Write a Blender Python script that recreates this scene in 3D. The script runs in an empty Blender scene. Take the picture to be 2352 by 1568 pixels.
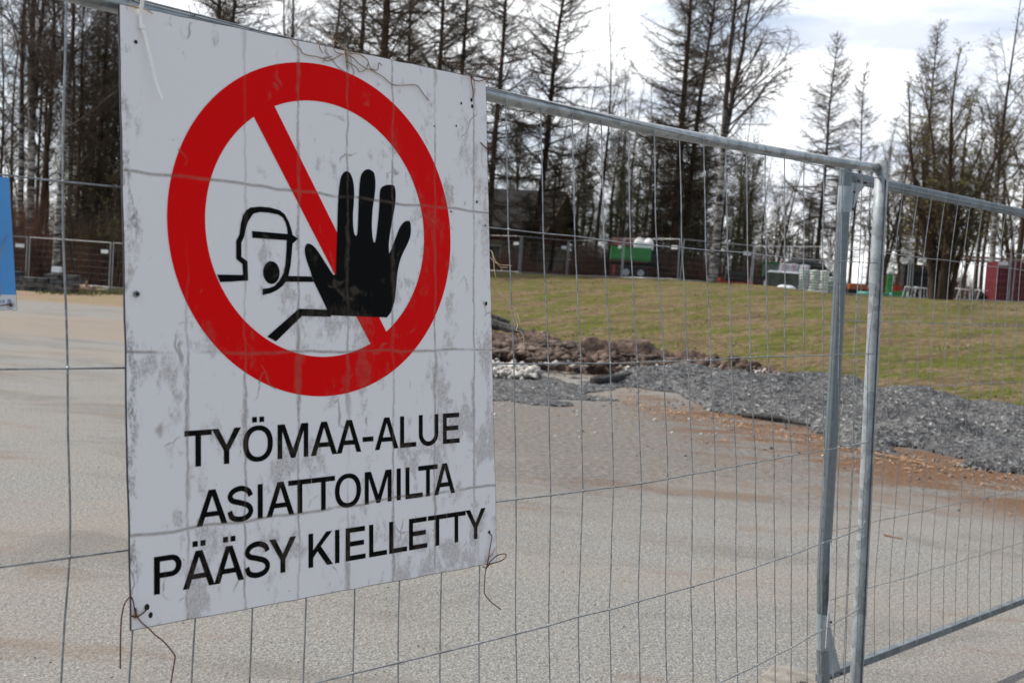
import bpy, math, random
import numpy as np
from mathutils import Vector, Matrix
from mathutils.geometry import tessellate_polygon
R = math.radians
SC = bpy.context.scene
COL = SC.collection

# ------------------------------------------------------------------ camera
CAM = np.array([0.0, 0.0, 1.55])
ROLL, PITCH = R(4.0), R(3.3)
fw = np.array([0, math.cos(PITCH), -math.sin(PITCH)])
dn = np.array([0, -math.sin(PITCH), -math.cos(PITCH)])
Xc = math.cos(ROLL) * np.array([1.0, 0, 0]) - math.sin(ROLL) * dn
Yc = math.sin(ROLL) * np.array([1.0, 0, 0]) + math.cos(ROLL) * dn
cd = bpy.data.cameras.new('camera')
cam = bpy.data.objects.new('camera', cd)
COL.objects.link(cam)
cd.sensor_width = 36.0
cd.lens = 36.91
cd.clip_start = 0.05
cd.clip_end = 3000
cd.dof.use_dof = True
cd.dof.focus_distance = 2.3
cd.dof.aperture_fstop = 7.5
m = Matrix.Identity(4)
for i in range(3):
    m[i][0] = Xc[i]; m[i][1] = -Yc[i]; m[i][2] = -fw[i]; m[i][3] = CAM[i]
cam.matrix_world = m
SC.camera = cam

# ------------------------------------------------------------------ world and sun
SUN_AZ, SUN_EL = R(-78), R(47)
w = bpy.data.worlds.new('World')
SC.world = w
w.use_nodes = True
nt = w.node_tree
nt.nodes.clear()
N = nt.nodes.new
L = nt.links.new
out = N('ShaderNodeOutputWorld')
sky = N('ShaderNodeTexSky'); sky.sky_type = 'NISHITA'; sky.sun_disc = False
sky.sun_elevation = SUN_EL; sky.sun_rotation = SUN_AZ % (2 * math.pi)
sky.air_density = 1.0; sky.dust_density = 1.2
bgs = N('ShaderNodeBackground'); bgs.inputs[1].default_value = 0.12
L(sky.outputs[0], bgs.inputs[0])
bgc = N('ShaderNodeBackground')
tc = N('ShaderNodeTexCoord')
mp = N('ShaderNodeMapping'); mp.inputs['Scale'].default_value = (1.2, 1.2, 4.5); mp.inputs['Rotation'].default_value = (0.25, 0.1, 0.6)
mp.inputs['Location'].default_value = (0.35, 0.0, 0.2)
L(tc.outputs['Generated'], mp.inputs[0])
n1 = N('ShaderNodeTexNoise'); n1.inputs['Scale'].default_value = 2.2; n1.inputs['Detail'].default_value = 6; n1.inputs['Roughness'].default_value = 0.5
L(mp.outputs[0], n1.inputs['Vector'])
rmp = N('ShaderNodeValToRGB'); rmp.color_ramp.elements[0].position = 0.36; rmp.color_ramp.elements[1].position = 0.53
rmp.color_ramp.elements[0].color = (0.25, 0.25, 0.25, 1)
L(n1.outputs[0], rmp.inputs[0])
n2 = N('ShaderNodeTexNoise'); n2.inputs['Scale'].default_value = 4.0; n2.inputs['Detail'].default_value = 5
L(mp.outputs[0], n2.inputs['Vector'])
r2 = N('ShaderNodeValToRGB'); r2.color_ramp.elements[0].position = 0.37; r2.color_ramp.elements[1].position = 0.57
r2.color_ramp.elements[0].color = (0.56, 0.60, 0.68, 1); r2.color_ramp.elements[1].color = (0.97, 0.985, 1.0, 1)
L(n2.outputs[0], r2.inputs[0]); L(r2.outputs[0], bgc.inputs[0]); bgc.inputs[1].default_value = 1.12
mx = N('ShaderNodeMixShader')
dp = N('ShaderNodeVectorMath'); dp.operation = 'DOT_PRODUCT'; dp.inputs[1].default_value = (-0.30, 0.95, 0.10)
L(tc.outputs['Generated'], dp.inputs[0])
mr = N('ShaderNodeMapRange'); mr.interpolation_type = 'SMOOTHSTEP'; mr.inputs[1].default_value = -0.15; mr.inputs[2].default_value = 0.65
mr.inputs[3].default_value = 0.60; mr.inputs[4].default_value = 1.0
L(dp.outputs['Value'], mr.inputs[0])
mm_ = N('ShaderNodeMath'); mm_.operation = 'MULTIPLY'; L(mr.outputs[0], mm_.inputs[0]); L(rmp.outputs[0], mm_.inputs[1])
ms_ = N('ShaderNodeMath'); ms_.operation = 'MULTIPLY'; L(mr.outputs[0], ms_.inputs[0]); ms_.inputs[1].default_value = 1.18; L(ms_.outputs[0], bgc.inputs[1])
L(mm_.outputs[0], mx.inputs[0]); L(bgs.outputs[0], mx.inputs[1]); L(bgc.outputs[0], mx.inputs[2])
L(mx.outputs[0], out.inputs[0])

sl = bpy.data.lights.new('sun', 'SUN'); sl.energy = 3.3; sl.angle = R(0.6); sl.color = (1.0, 0.95, 0.87)
so = bpy.data.objects.new('sun', sl); COL.objects.link(so)
sv = Vector((math.sin(SUN_AZ) * math.cos(SUN_EL), math.cos(SUN_AZ) * math.cos(SUN_EL), math.sin(SUN_EL)))
so.rotation_euler = (-sv).to_track_quat('-Z', 'Y').to_euler()
so.location = (-20, 10, 30)

SC.render.engine = 'CYCLES'
SC.view_settings.view_transform = 'Standard'
SC.view_settings.look = 'None'
SC.view_settings.exposure = 0.42
SC.view_settings.gamma = 1.0
try:
    SC.cycles.use_denoising = True
    SC.cycles.max_bounces = 5
    SC.cycles.diffuse_bounces = 3
    SC.cycles.glossy_bounces = 3
except Exception:
    pass


def ray(u, v):
    """direction through a point of the 2352 px wide picture"""
    return Xc * ((u - 1176) / 2411.7) + Yc * ((v - 784) / 2411.7) + fw


def on_plane(u, v, o, n):
    d = ray(u, v)
    return CAM + d * (((o - CAM) @ n) / (d @ n))


def at(u, v, dist):
    """point seen at (u, v) at forward distance dist"""
    d = ray(u, v)
    return CAM + d * (dist / d[1])


def sstep(a, b, x):
    t = np.clip((x - a) / (b - a), 0, 1)
    return t * t * (3 - 2 * t)


def ground_z(x, y):
    s = (x + 0.6) * 0.81 + (y - 30.0) * 0.586
    top = 1.93 + 0.10 * sstep(3, 7, x) - 0.20 * sstep(8.5, 12.5, x) + 0.13 * sstep(15, 19, x)
    z = top * np.clip(np.sin(np.clip(s / 15.5, 0, 1) * math.pi / 2), 0, 1) ** 1.15
    return z + 0.03 * np.sin(x * 0.35 + y * 0.2) * sstep(0, 5, s)


# ------------------------------------------------------------------ materials
def mat(name, col=(0.5, 0.5, 0.5), rough=0.7, metal=0.0, var=None, scale=6.0, detail=4, coords='Object', stretch=(1, 1, 1),
        bump=0.0, bscale=None, spec=0.4, ramp=(0.35, 0.65), cols=None, transl=0.0):
    """procedural material: noise between two or three colours, with optional bump"""
    M = bpy.data.materials.new(name); M.use_nodes = True
    t = M.node_tree; nn = t.nodes.new; ll = t.links.new
    b = t.nodes['Principled BSDF']
    b.inputs['Roughness'].default_value = rough; b.inputs['Metallic'].default_value = metal
    b.inputs['Specular IOR Level'].default_value = spec
    tcn = nn('ShaderNodeTexCoord'); mpn = nn('ShaderNodeMapping'); mpn.inputs['Scale'].default_value = stretch
    ll(tcn.outputs[coords], mpn.inputs[0])
    ns = nn('ShaderNodeTexNoise'); ns.inputs['Scale'].default_value = scale; ns.inputs['Detail'].default_value = detail
    ns.inputs['Roughness'].default_value = 0.6
    ll(mpn.outputs[0], ns.inputs['Vector'])
    rp = nn('ShaderNodeValToRGB')
    cs = cols or [tuple(c * (1 - (var or 0.15)) for c in col), tuple(min(1, c * (1 + (var or 0.15))) for c in col)]
    e = rp.color_ramp.elements
    e[0].position = ramp[0]; e[1].position = ramp[1]
    e[0].color = (*cs[0], 1); e[1].color = (*cs[-1], 1)
    for k in range(1, len(cs) - 1):
        q = e.new(ramp[0] + (ramp[1] - ramp[0]) * k / (len(cs) - 1)); q.color = (*cs[k], 1)
    ll(ns.outputs[0], rp.inputs[0]); ll(rp.outputs[0], b.inputs['Base Color'])
    if bump:
        nb = nn('ShaderNodeTexNoise'); nb.inputs['Scale'].default_value = bscale or scale * 4; nb.inputs['Detail'].default_value = 4
        ll(mpn.outputs[0], nb.inputs['Vector'])
        bp = nn('ShaderNodeBump'); bp.inputs['Strength'].default_value = bump; bp.inputs['Distance'].default_value = 0.02
        ll(nb.outputs[0], bp.inputs['Height']); ll(bp.outputs[0], b.inputs['Normal'])
    return M


class NB:
    """small helper for node maths"""
    def __init__(s, M):
        s.t = M.node_tree
    def n(s, kind, **kw):
        x = s.t.nodes.new(kind)
        for k, v in kw.items():
            setattr(x, k, v)
        return x
    def put(s, sock, v):
        if isinstance(v, (int, float)):
            sock.default_value = v
        elif isinstance(v, tuple):
            sock.default_value = v
        else:
            s.t.links.new(v, sock)
    def m(s, op, a, b=0.0, c=0.0, clamp=False):
        x = s.n('ShaderNodeMath', operation=op); x.use_clamp = clamp
        s.put(x.inputs[0], a); s.put(x.inputs[1], b); s.put(x.inputs[2], c)
        return x.outputs[0]
    def noise(s, vec, scale, detail=4, rough=0.6):
        x = s.n('ShaderNodeTexNoise'); s.put(x.inputs['Vector'], vec)
        x.inputs['Scale'].default_value = scale; x.inputs['Detail'].default_value = detail; x.inputs['Roughness'].default_value = rough
        return x.outputs[0]
    def mapv(s, vec, sc=(1, 1, 1), loc=(0, 0, 0), rot=(0, 0, 0)):
        x = s.n('ShaderNodeMapping'); s.put(x.inputs[0], vec)
        x.inputs['Scale'].default_value = sc; x.inputs['Location'].default_value = loc; x.inputs['Rotation'].default_value = rot
        return x.outputs[0]
    def sm(s, v, a, b):
        x = s.n('ShaderNodeMapRange'); x.interpolation_type = 'SMOOTHSTEP'
        s.put(x.inputs[0], v); x.inputs[1].default_value = a; x.inputs[2].default_value = b
        return x.outputs[0]
    def mix(s, f, a, b):
        x = s.n('ShaderNodeMix', data_type='RGBA')
        s.put(x.inputs[0], f)
        s.put(x.inputs[6], (*a, 1) if isinstance(a, tuple) else a); s.put(x.inputs[7], (*b, 1) if isinstance(b, tuple) else b)
        return x.outputs[2]
    def ramp(s, v, stops):
        x = s.n('ShaderNodeValToRGB'); s.put(x.inputs[0], v); e = x.color_ramp.elements
        e[0].position = stops[0][0]; e[0].color = (*stops[0][1], 1); e[1].position = stops[-1][0]; e[1].color = (*stops[-1][1], 1)
        for p, c in stops[1:-1]:
            q = e.new(p); q.color = (*c, 1)
        return x.outputs[0]
    def bump(s, h, strength, dist):
        x = s.n('ShaderNodeBump'); s.put(x.inputs['Height'], h); x.inputs['Strength'].default_value = strength; x.inputs['Distance'].default_value = dist
        return x.outputs[0]


def asphalt_material():
    M = bpy.data.materials.new('worn_asphalt'); M.use_nodes = True
    b = M.node_tree.nodes['Principled BSDF']; g = NB(M)
    pos = g.n('ShaderNodeNewGeometry').outputs['Position']
    xyz = g.n('ShaderNodeSeparateXYZ'); g.put(xyz.inputs[0], pos); X, Y, Z = xyz.outputs
    fine = g.noise(pos, 95, 3, 0.7)
    vor = g.n('ShaderNodeTexVoronoi'); g.put(vor.inputs['Vector'], pos); vor.inputs['Scale'].default_value = 120
    fine2 = g.noise(g.mapv(pos, loc=(3, 9, 1)), 34, 4, 0.75)
    fine = g.m('ADD', g.m('MULTIPLY', fine, 0.72), g.m('MULTIPLY', fine2, 0.28))
    grain = g.ramp(fine, [(0.35, (0.075, 0.073, 0.068)), (0.49, (0.225, 0.217, 0.202)), (0.63, (0.42, 0.408, 0.38))])
    speck = g.noise(pos, 38, 2, 0.5)
    col = g.mix(g.m('MULTIPLY', g.sm(speck, 0.60, 0.72), 0.5), grain, (0.13, 0.125, 0.12))
    col = g.mix(g.m('MULTIPLY', g.sm(g.noise(g.mapv(pos, loc=(7, 3, 0)), 55, 2, 0.5), 0.66, 0.74), 0.6), col, (0.58, 0.56, 0.53))
    wp_ = g.n('ShaderNodeTexNoise'); g.put(wp_.inputs['Vector'], pos); wp_.inputs['Scale'].default_value = 0.35; wp_.inputs['Detail'].default_value = 3
    vm = g.n('ShaderNodeVectorMath', operation='MULTIPLY_ADD'); g.put(vm.inputs[0], wp_.outputs['Color']); vm.inputs[1].default_value = (3.0, 3.0, 0); g.put(vm.inputs[2], pos)
    wpos = vm.outputs[0]
    # broad sandy drift, stretched roughly across the view
    st = g.mapv(wpos, (0.22, 0.5, 1), rot=(0, 0, 0.35))
    drift = g.noise(st, 1.1, 5, 0.55)
    col = g.mix(g.m('MULTIPLY', g.sm(drift, 0.44, 0.64), 0.5), col, (0.27, 0.235, 0.195))
    dk = g.noise(g.mapv(wpos, (0.34, 0.85, 1), rot=(0, 0, 0.22), loc=(8, 3, 0)), 1.1, 8, 0.7)
    col = g.mix(g.m('MULTIPLY', g.sm(dk, 0.48, 0.66), 0.42), col, (0.115, 0.105, 0.098))
    # darker washed soil in the middle distance
    wv = g.noise(g.mapv(pos, (0.5, 0.9, 1)), 1.0, 6, 0.6)
    d1 = g.m('ADD', Y, g.m('MULTIPLY', g.m('SUBTRACT', wv, 0.5), 7.0))
    band = g.m('MULTIPLY', g.sm(d1, 6.3, 9.5), g.m('SUBTRACT', 1.0, g.sm(d1, 13.5, 17)))
    right = g.sm(X, -3.5, 0.5)
    soilc = g.ramp(g.noise(pos, 16, 7, 0.85), [(0.36, (0.050, 0.044, 0.040)), (0.5, (0.158, 0.140, 0.126)), (0.66, (0.31, 0.285, 0.26))])
    col = g.mix(g.m('MULTIPLY', g.m('MULTIPLY', band, right), 0.8), col, soilc)
    # rusty moss along the edge of the gravel
    xr = g.m('SUBTRACT', Y, g.m('ADD', 13.9, g.m('MULTIPLY', g.m('SUBTRACT', X, 2.2), -1.42)))
    rustb = g.m('MULTIPLY', g.sm(xr, -4.3, -2.2), g.m('SUBTRACT', 1.0, g.sm(xr, 1.0, 2.0)))
    rn = g.sm(g.noise(g.mapv(pos, (0.45, 1.1, 1)), 1.3, 7, 0.68), 0.40, 0.53)
    rust = g.m('MULTIPLY', g.m('MULTIPLY', rustb, rn), g.sm(X, 1.2, 2.6))
    rustc = g.ramp(g.noise(pos, 25, 4, 0.7), [(0.3, (0.05, 0.028, 0.018)), (0.52, (0.15, 0.078, 0.04)), (0.72, (0.27, 0.165, 0.09))])
    col = g.mix(g.m('MULTIPLY', rust, 0.92), col, rustc)
    # isolated brown stains closer by
    stn = g.noise(g.mapv(pos, (0.55, 1.4, 1), rot=(0, 0, 0.4), loc=(3.3, 1.2, 0)), 1.3, 5, 0.6)
    col = g.mix(g.m('MULTIPLY', g.sm(stn, 0.57, 0.68), 0.5), col, (0.20, 0.145, 0.105))
    red = g.noise(g.mapv(wpos, (0.30, 1.3, 1), rot=(0, 0, -0.25), loc=(1, 6, 0)), 1.0, 7, 0.72)
    col = g.mix(g.m('MULTIPLY', g.m('MULTIPLY', g.sm(red, 0.52, 0.64), g.sm(Y, 5.5, 9)), g.m('MULTIPLY', right, 0.5)), col, (0.155, 0.095, 0.06))
    # far left: dry earth and thin grass before the wood
    dfar = g.m('ADD', Y, g.m('MULTIPLY', g.m('SUBTRACT', wv, 0.5), 4.0))
    earth = g.ramp(g.noise(g.mapv(pos, (0.3, 1, 1)), 1.6, 6, 0.65), [(0.35, (0.23, 0.155, 0.105)), (0.52, (0.27, 0.20, 0.14)), (0.62, (0.17, 0.17, 0.05)), (0.75, (0.2, 0.16, 0.09))])
    col = g.mix(g.sm(dfar, 29.5, 31.5), col, earth)
    dd = g.m('MULTIPLY', g.sm(dfar, 17.5, 19), g.m('SUBTRACT', 1.0, g.sm(dfar, 22, 26)))
    col = g.mix(g.m('MULTIPLY', dd, 0.6), col, (0.27, 0.215, 0.165))
    g.put(b.inputs['Base Color'], col)
    b.inputs['Roughness'].default_value = 0.92; b.inputs['Specular IOR Level'].default_value = 0.15
    h = g.m('ADD', g.m('MULTIPLY', fine, 0.8), g.m('MULTIPLY', speck, 0.8))
    g.put(b.inputs['Normal'], g.bump(h, 0.9, 0.014))
    return M


def grass_material():
    M = bpy.data.materials.new('patchy_spring_grass'); M.use_nodes = True
    b = M.node_tree.nodes['Principled BSDF']; g = NB(M)
    pos = g.n('ShaderNodeNewGeometry').outputs['Position']
    big = g.noise(g.mapv(pos, (0.4, 0.6, 0.6), rot=(0, 0, -0.5)), 1.3, 8, 0.7)
    fine = g.noise(g.mapv(pos, (1, 1.6, 1.6), rot=(0, 0, -0.3)), 7, 7, 0.8)
    green = g.ramp(fine, [(0.32, (0.046, 0.055, 0.011)), (0.5, (0.118, 0.123, 0.029)), (0.68, (0.205, 0.198, 0.07))])
    tan = g.ramp(fine, [(0.32, (0.076, 0.052, 0.030)), (0.5, (0.180, 0.132, 0.074)), (0.68, (0.37, 0.295, 0.18))])
    mixv = g.m('ADD', g.m('MULTIPLY', big, 0.6), g.m('MULTIPLY', g.noise(g.mapv(pos, (1, 1.6, 1.6)), 2.3, 5, 0.7), 0.4))
    col = g.mix(g.sm(mixv, 0.44, 0.535), green, tan)
    tone = g.noise(g.mapv(pos, (0.35, 0.9, 0.9), rot=(0, 0, -0.6), loc=(2, 8, 0)), 1.9, 7, 0.75)
    col = g.mix(g.m('MULTIPLY', g.m('SUBTRACT', 1.0, g.sm(tone, 0.38, 0.52)), 0.5), col, (0.062, 0.050, 0.028))
    bare = g.noise(g.mapv(pos, (0.5, 1, 1), loc=(5, 2, 1)), 0.8, 5, 0.6)
    col = g.mix(g.m('MULTIPLY', g.sm(bare, 0.60, 0.72), 0.7), col, (0.13, 0.085, 0.055))
    g.put(b.inputs['Base Color'], col); b.inputs['Roughness'].default_value = 1.0; b.inputs['Specular IOR Level'].default_value = 0.05
    g.put(b.inputs['Normal'], g.bump(g.noise(pos, 13, 5, 0.8), 0.9, 0.07))
    return M


def sign_material(name, base, rough=0.38, rust=False):
    """enamelled face with the grime that the mesh and rain have left; dirt is a film with a shape of its own"""
    M = bpy.data.materials.new(name); M.use_nodes = True
    b = M.node_tree.nodes['Principled BSDF']; g = NB(M)
    oc = g.n('ShaderNodeTexCoord').outputs['Object']
    xyz = g.n('ShaderNodeSeparateXYZ'); g.put(xyz.inputs[0], oc); X, Y, Z = xyz.outputs
    flat = g.n('ShaderNodeCombineXYZ'); g.put(flat.inputs[0], X); g.put(flat.inputs[1], Y); flat = flat.outputs[0]
    wob = g.m('MULTIPLY', g.m('SUBTRACT', g.noise(g.mapv(flat, (1, 2.0, 1)), 7, 3), 0.5), 0.014)
    fx = g.m('ABSOLUTE', g.m('SUBTRACT', g.m('FRACT', g.m('DIVIDE', g.m('ADD', g.m('ADD', X, wob), 2.7642), 0.0990)), 0.5))   # 0 on a stripe
    wn = g.noise(g.mapv(flat, (9, 3.0, 1), loc=(1, 2, 0)), 1.6, 5, 0.65)
    wid = g.m('ADD', 0.028, g.m('MULTIPLY', g.sm(wn, 0.48, 0.72), 0.10))
    vs = g.m('SUBTRACT', 1.0, g.m('DIVIDE', fx, wid), clamp=True)
    vs = g.m('MULTIPLY', g.m('POWER', g.m('MULTIPLY', vs, g.sm(g.noise(g.mapv(flat, (3, 1, 1)), 60, 4, 0.75), 0.30, 0.52)), 0.6), g.sm(g.noise(g.mapv(flat, (10, 2.0, 1), loc=(4, 0, 0)), 1.5, 5, 0.6), 0.28, 0.50))
    # fewer stripes at the left and top left
    vs = g.m('MULTIPLY', vs, g.m('MAXIMUM', g.sm(Y, -0.30, -0.60), g.sm(X, -0.72, -0.55)))
    wob2 = g.m('MULTIPLY', g.m('SUBTRACT', g.noise(g.mapv(flat, (2.5, 0.5, 1)), 3, 2), 0.5), 0.02)
    fy = g.m('ABSOLUTE', g.m('SUBTRACT', g.m('FRACT', g.m('DIVIDE', g.m('ADD', g.m('ADD', Y, wob2), 5 * 0.2625 - 0.01 + 0.13125 - 0.26), 0.2625)), 0.5))
    hs = g.m('SUBTRACT', 1.0, g.m('DIVIDE', fy, 0.015), clamp=True)
    hs = g.m('MULTIPLY', hs, g.sm(g.noise(g.mapv(flat, (3, 1, 1), loc=(2, 7, 0)), 3, 5, 0.6), 0.28, 0.48))
    hs = g.m('MULTIPLY', hs, g.sm(Y, -0.10, -0.2))
    # smudges
    n1 = g.noise(g.mapv(flat, (1.25, 0.62, 1), loc=(9, 1, 0)), 13, 9, 0.70)
    n2 = g.noise(g.mapv(flat, (1.6, 1, 1), loc=(0, 4, 0)), 3.2, 4, 0.55)
    lowmore = g.m('MULTIPLY', g.sm(Y, -0.1, -0.75), 0.035)
    edgem = g.m('MULTIPLY', g.sm(X, -0.32, -0.10), 0.05)
    clean = g.m('MULTIPLY', g.m('MULTIPLY', g.m('SUBTRACT', 1.0, g.sm(X, -0.70, -0.45)), g.sm(Y, -0.42, -0.15)), -0.05)
    lowmore = g.m('ADD', lowmore, clean)
    th = g.m('ADD', g.m('ADD', g.m('MULTIPLY', n1, 0.72), g.m('MULTIPLY', n2, 0.28)), g.m('ADD', lowmore, edgem))
    sm_ = g.m('MULTIPLY', g.sm(th, 0.553, 0.62), 0.62)
    grit = g.sm(g.noise(g.mapv(flat, (1.6, 0.8, 1)), 190, 5, 0.85), 0.36, 0.62)
    dirt = g.m('MAXIMUM', g.m('MAXIMUM', g.m('MULTIPLY', vs, 0.88), g.m('MULTIPLY', hs, 0.95)), g.m('MULTIPLY', sm_, g.m('ADD', 0.50, g.m('MULTIPLY', grit, 0.50))))
    dirt = g.m('MULTIPLY', dirt, g.m('ADD', 0.62, g.m('MULTIPLY', grit, 0.38)), clamp=True)
    ve = g.n('ShaderNodeTexVoronoi', feature='DISTANCE_TO_EDGE'); wn3 = g.n('ShaderNodeTexNoise'); g.put(wn3.inputs['Vector'], flat); wn3.inputs['Scale'].default_value = 18
    vma = g.n('ShaderNodeVectorMath', operation='MULTIPLY_ADD'); g.put(vma.inputs[0], wn3.outputs['Color']); vma.inputs[1].default_value = (.06, .06, 0); g.put(vma.inputs[2], g.mapv(flat, (1.0, .7, 1)))
    g.put(ve.inputs['Vector'], vma.outputs[0]); ve.inputs['Scale'].default_value = 11
    scuff = g.m('MULTIPLY', g.m('SUBTRACT', 1.0, g.sm(ve.outputs['Distance'], 0.006, 0.030)), g.sm(g.noise(g.mapv(flat, loc=(6, 2, 0)), 10, 4, 0.6), 0.54, 0.62))
    dirt = g.m('MAXIMUM', dirt, g.m('MULTIPLY', scuff, 0.62))
    # worn dark rim
    ed = g.m('SUBTRACT', X, -0.8225)
    rim = g.m('MULTIPLY', g.m('SUBTRACT', 1.0, g.sm(ed, 0.0, 0.022)), g.sm(g.noise(g.mapv(flat, (3, 1, 1)), 14, 6, 0.7), 0.52, 0.62))
    dirtc = g.ramp(g.noise(flat, 60, 3), [(0.3, (0.125, 0.098, 0.072)), (0.7, (0.25, 0.205, 0.16))])
    lum = base[0] * .3 + base[1] * .5 + base[2] * .2
    k = 0.92 if lum > 0.3 else (0.60 if base[0] > .1 else 0.42)
    col = g.mix(g.m('MULTIPLY', dirt, k), base, dirtc)
    col = g.mix(g.m('MULTIPLY', g.m('MULTIPLY', rim, grit), 0.75), col, (0.06, 0.055, 0.055))
    # specks
    sp = g.n('ShaderNodeTexVoronoi'); g.put(sp.inputs['Vector'], flat); sp.inputs['Scale'].default_value = 34
    spk = g.m('MULTIPLY', g.m('LESS_THAN', sp.outputs['Distance'], 0.045), g.m('GREATER_THAN', g.noise(g.mapv(flat, loc=(3, 3, 0)), 17, 2), 0.55))
    col = g.mix(g.m('MULTIPLY', spk, 0.6), col, (0.10, 0.09, 0.08))
    if rust:
        def blob(cx, cy, rx, ry, ang):
            v = g.mapv(flat, (1, 1, 1), loc=(0, 0, 0)); s_ = g.n('ShaderNodeVectorMath', operation='SUBTRACT'); g.put(s_.inputs[0], v); s_.inputs[1].default_value = (cx, cy, 0)
            v2 = g.mapv(s_.outputs[0], (1 / rx, 1 / ry, 1)); rr = g.n('ShaderNodeVectorRotate'); rr.inputs['Angle'].default_value = ang
            g.put(rr.inputs['Vector'], s_.outputs[0]); v2 = g.mapv(rr.outputs[0], (1 / rx, 1 / ry, 1))
            ln = g.n('ShaderNodeVectorMath', operation='LENGTH'); g.put(ln.inputs[0], v2)
            return g.m('MULTIPLY', g.m('SUBTRACT', 1.0, g.sm(ln.outputs['Value'], 0.2, 1.0)), g.sm(g.noise(flat, 40, 4), 0.35, 0.6))
        rs = g.m('MAXIMUM', g.m('MAXIMUM', blob(-0.093, -0.912, 0.028, 0.006, -0.75), blob(-0.137, -0.018, 0.004, 0.02, 0)),
                 g.m('MAXIMUM', blob(-0.816, -0.894, 0.006, 0.012, 0), blob(-0.106, -0.127, 0.008, 0.004, 0)))
        col = g.mix(rs, col, (0.36, 0.13, 0.04))
    g.put(b.inputs['Base Color'], col)
    g.put(b.inputs['Roughness'], g.m('ADD', rough, g.m('MULTIPLY', dirt, 0.4)))
    b.inputs['Specular IOR Level'].default_value = 0.30 if lum > .3 else 0.05
    dent = g.noise(flat, 6, 2)
    g.put(b.inputs['Normal'], g.bump(dent, 0.12, 0.01))
    return M


def galv_material(name, base=(0.40, 0.43, 0.45), scale=26, metal=0.75, rough=0.42, streak=(1, 1, 1)):
    M = bpy.data.materials.new(name); M.use_nodes = True
    b = M.node_tree.nodes['Principled BSDF']; g = NB(M)
    oc = g.n('ShaderNodeTexCoord').outputs['Object']
    v = g.n('ShaderNodeTexVoronoi'); g.put(v.inputs['Vector'], g.mapv(oc, streak)); v.inputs['Scale'].default_value = scale
    sp = g.n('ShaderNodeSeparateColor'); g.put(sp.inputs[0], v.outputs['Color'])
    k = g.m('ADD', g.m('MULTIPLY', sp.outputs[0], 0.35), g.m('MULTIPLY', g.noise(oc, 45, 5, 0.7), 0.65))
    lo = tuple(c * 0.62 for c in base); hi = tuple(min(1, c * 1.35) for c in base)
    col = g.ramp(k, [(0.25, lo), (0.5, base), (0.75, hi)])
    scr = g.sm(g.noise(g.mapv(oc, (1, 1, 0.15)), 30, 4, 0.7), 0.68, 0.76)
    col = g.mix(g.m('MULTIPLY', scr, 0.5), col, (0.16, 0.13, 0.11))
    g.put(b.inputs['Base Color'], col)
    b.inputs['Metallic'].default_value = metal
    g.put(b.inputs['Roughness'], g.m('ADD', rough, g.m('MULTIPLY', k, 0.15)))
    g.put(b.inputs['Normal'], g.bump(g.noise(oc, 120, 3), 0.10, 0.003))
    return M


def bark_material(name, lo, hi, white=False):
    M = bpy.data.materials.new(name); M.use_nodes = True
    b = M.node_tree.nodes['Principled BSDF']; g = NB(M)
    oc = g.n('ShaderNodeTexCoord').outputs['Object']
    if white:
        n = g.noise(g.mapv(oc, (1.5, 1.5, 6)), 1.4, 5, 0.6)
        xyz = g.n('ShaderNodeSeparateXYZ'); g.put(xyz.inputs[0], oc)
        col = g.ramp(n, [(0.40, (0.03, 0.027, 0.025)), (0.50, (0.17, 0.16, 0.15)), (0.64, (0.42, 0.40, 0.37))])
        col = g.mix(g.sm(xyz.outputs[2], 4.5, 9.5), col, lo)
    else:
        col = g.ramp(g.noise(g.mapv(oc, (4, 4, 0.8)), 2.5, 5, 0.65), [(0.35, lo), (0.65, hi)])
    g.put(b.inputs['Base Color'], col); b.inputs['Roughness'].default_value = 0.95; b.inputs['Specular IOR Level'].default_value = 0.1
    return M


MT = {}
MT['asphalt'] = asphalt_material()
MT['grass'] = grass_material()
MT['sign_white'] = sign_material('sign_white_enamel', (0.84, 0.82, 0.825), rust=True)
MT['sign_red'] = sign_material('sign_red_film', (0.76, 0.003, 0.004), 0.35)
MT['sign_black'] = sign_material('sign_black_film', (0.0035, 0.0035, 0.004), 0.35)
MT['sign_edge'] = mat('sign_edge', (0.02, 0.02, 0.028), 0.5, var=0.4, scale=60)
MT['galv'] = galv_material('galvanised_tube', (0.29, 0.315, 0.33), 30, metal=0.25, rough=0.5)
MT['galv_rail'] = galv_material('galvanised_rail', (0.34, 0.365, 0.375), 30, metal=0.8, rough=0.30)
MT['galv_wire'] = galv_material('galvanised_wire', (0.27, 0.285, 0.295), 90, metal=0.7, rough=0.4)
MT['galv_dull'] = galv_material('dull_zinc', (0.175, 0.20, 0.215), 14, metal=0.55, rough=0.5, streak=(1, 1, 0.1))
MT['sleeve'] = mat('painted_sleeve', (0.31, 0.35, 0.375), 0.5, metal=0.3, var=0.12, scale=20)
MT['rivet'] = mat('rusty_rivet', (0.10, 0.045, 0.03), 0.8, var=0.4, scale=80)
MT['seam'] = mat('seam_grime', (0.045, 0.045, 0.045), 0.8, var=0.4, scale=50)
MT['far_zinc'] = mat('far_fence_zinc', (0.36, 0.37, 0.38), 0.5, metal=0.4, var=0.15, scale=3)
MT['far_label'] = mat('far_fence_label', (0.80, 0.82, 0.82), 0.5, var=0.06, scale=3)
MT['rust_wire'] = mat('rusty_wire', cols=[(0.045, 0.02, 0.014), (0.16, 0.06, 0.03)], rough=0.8, scale=90)
MT['dark_hole'] = mat('hole', (0.012, 0.012, 0.013), 0.9, var=0.2, scale=50)
MT['bolt'] = mat('bolt_steel', (0.25, 0.25, 0.25), 0.45, metal=0.7, var=0.3, scale=90)
MT['nylon'] = mat('white_nylon', (0.93, 0.92, 0.89), 0.3, var=0.03, scale=20, spec=.6)
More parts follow.
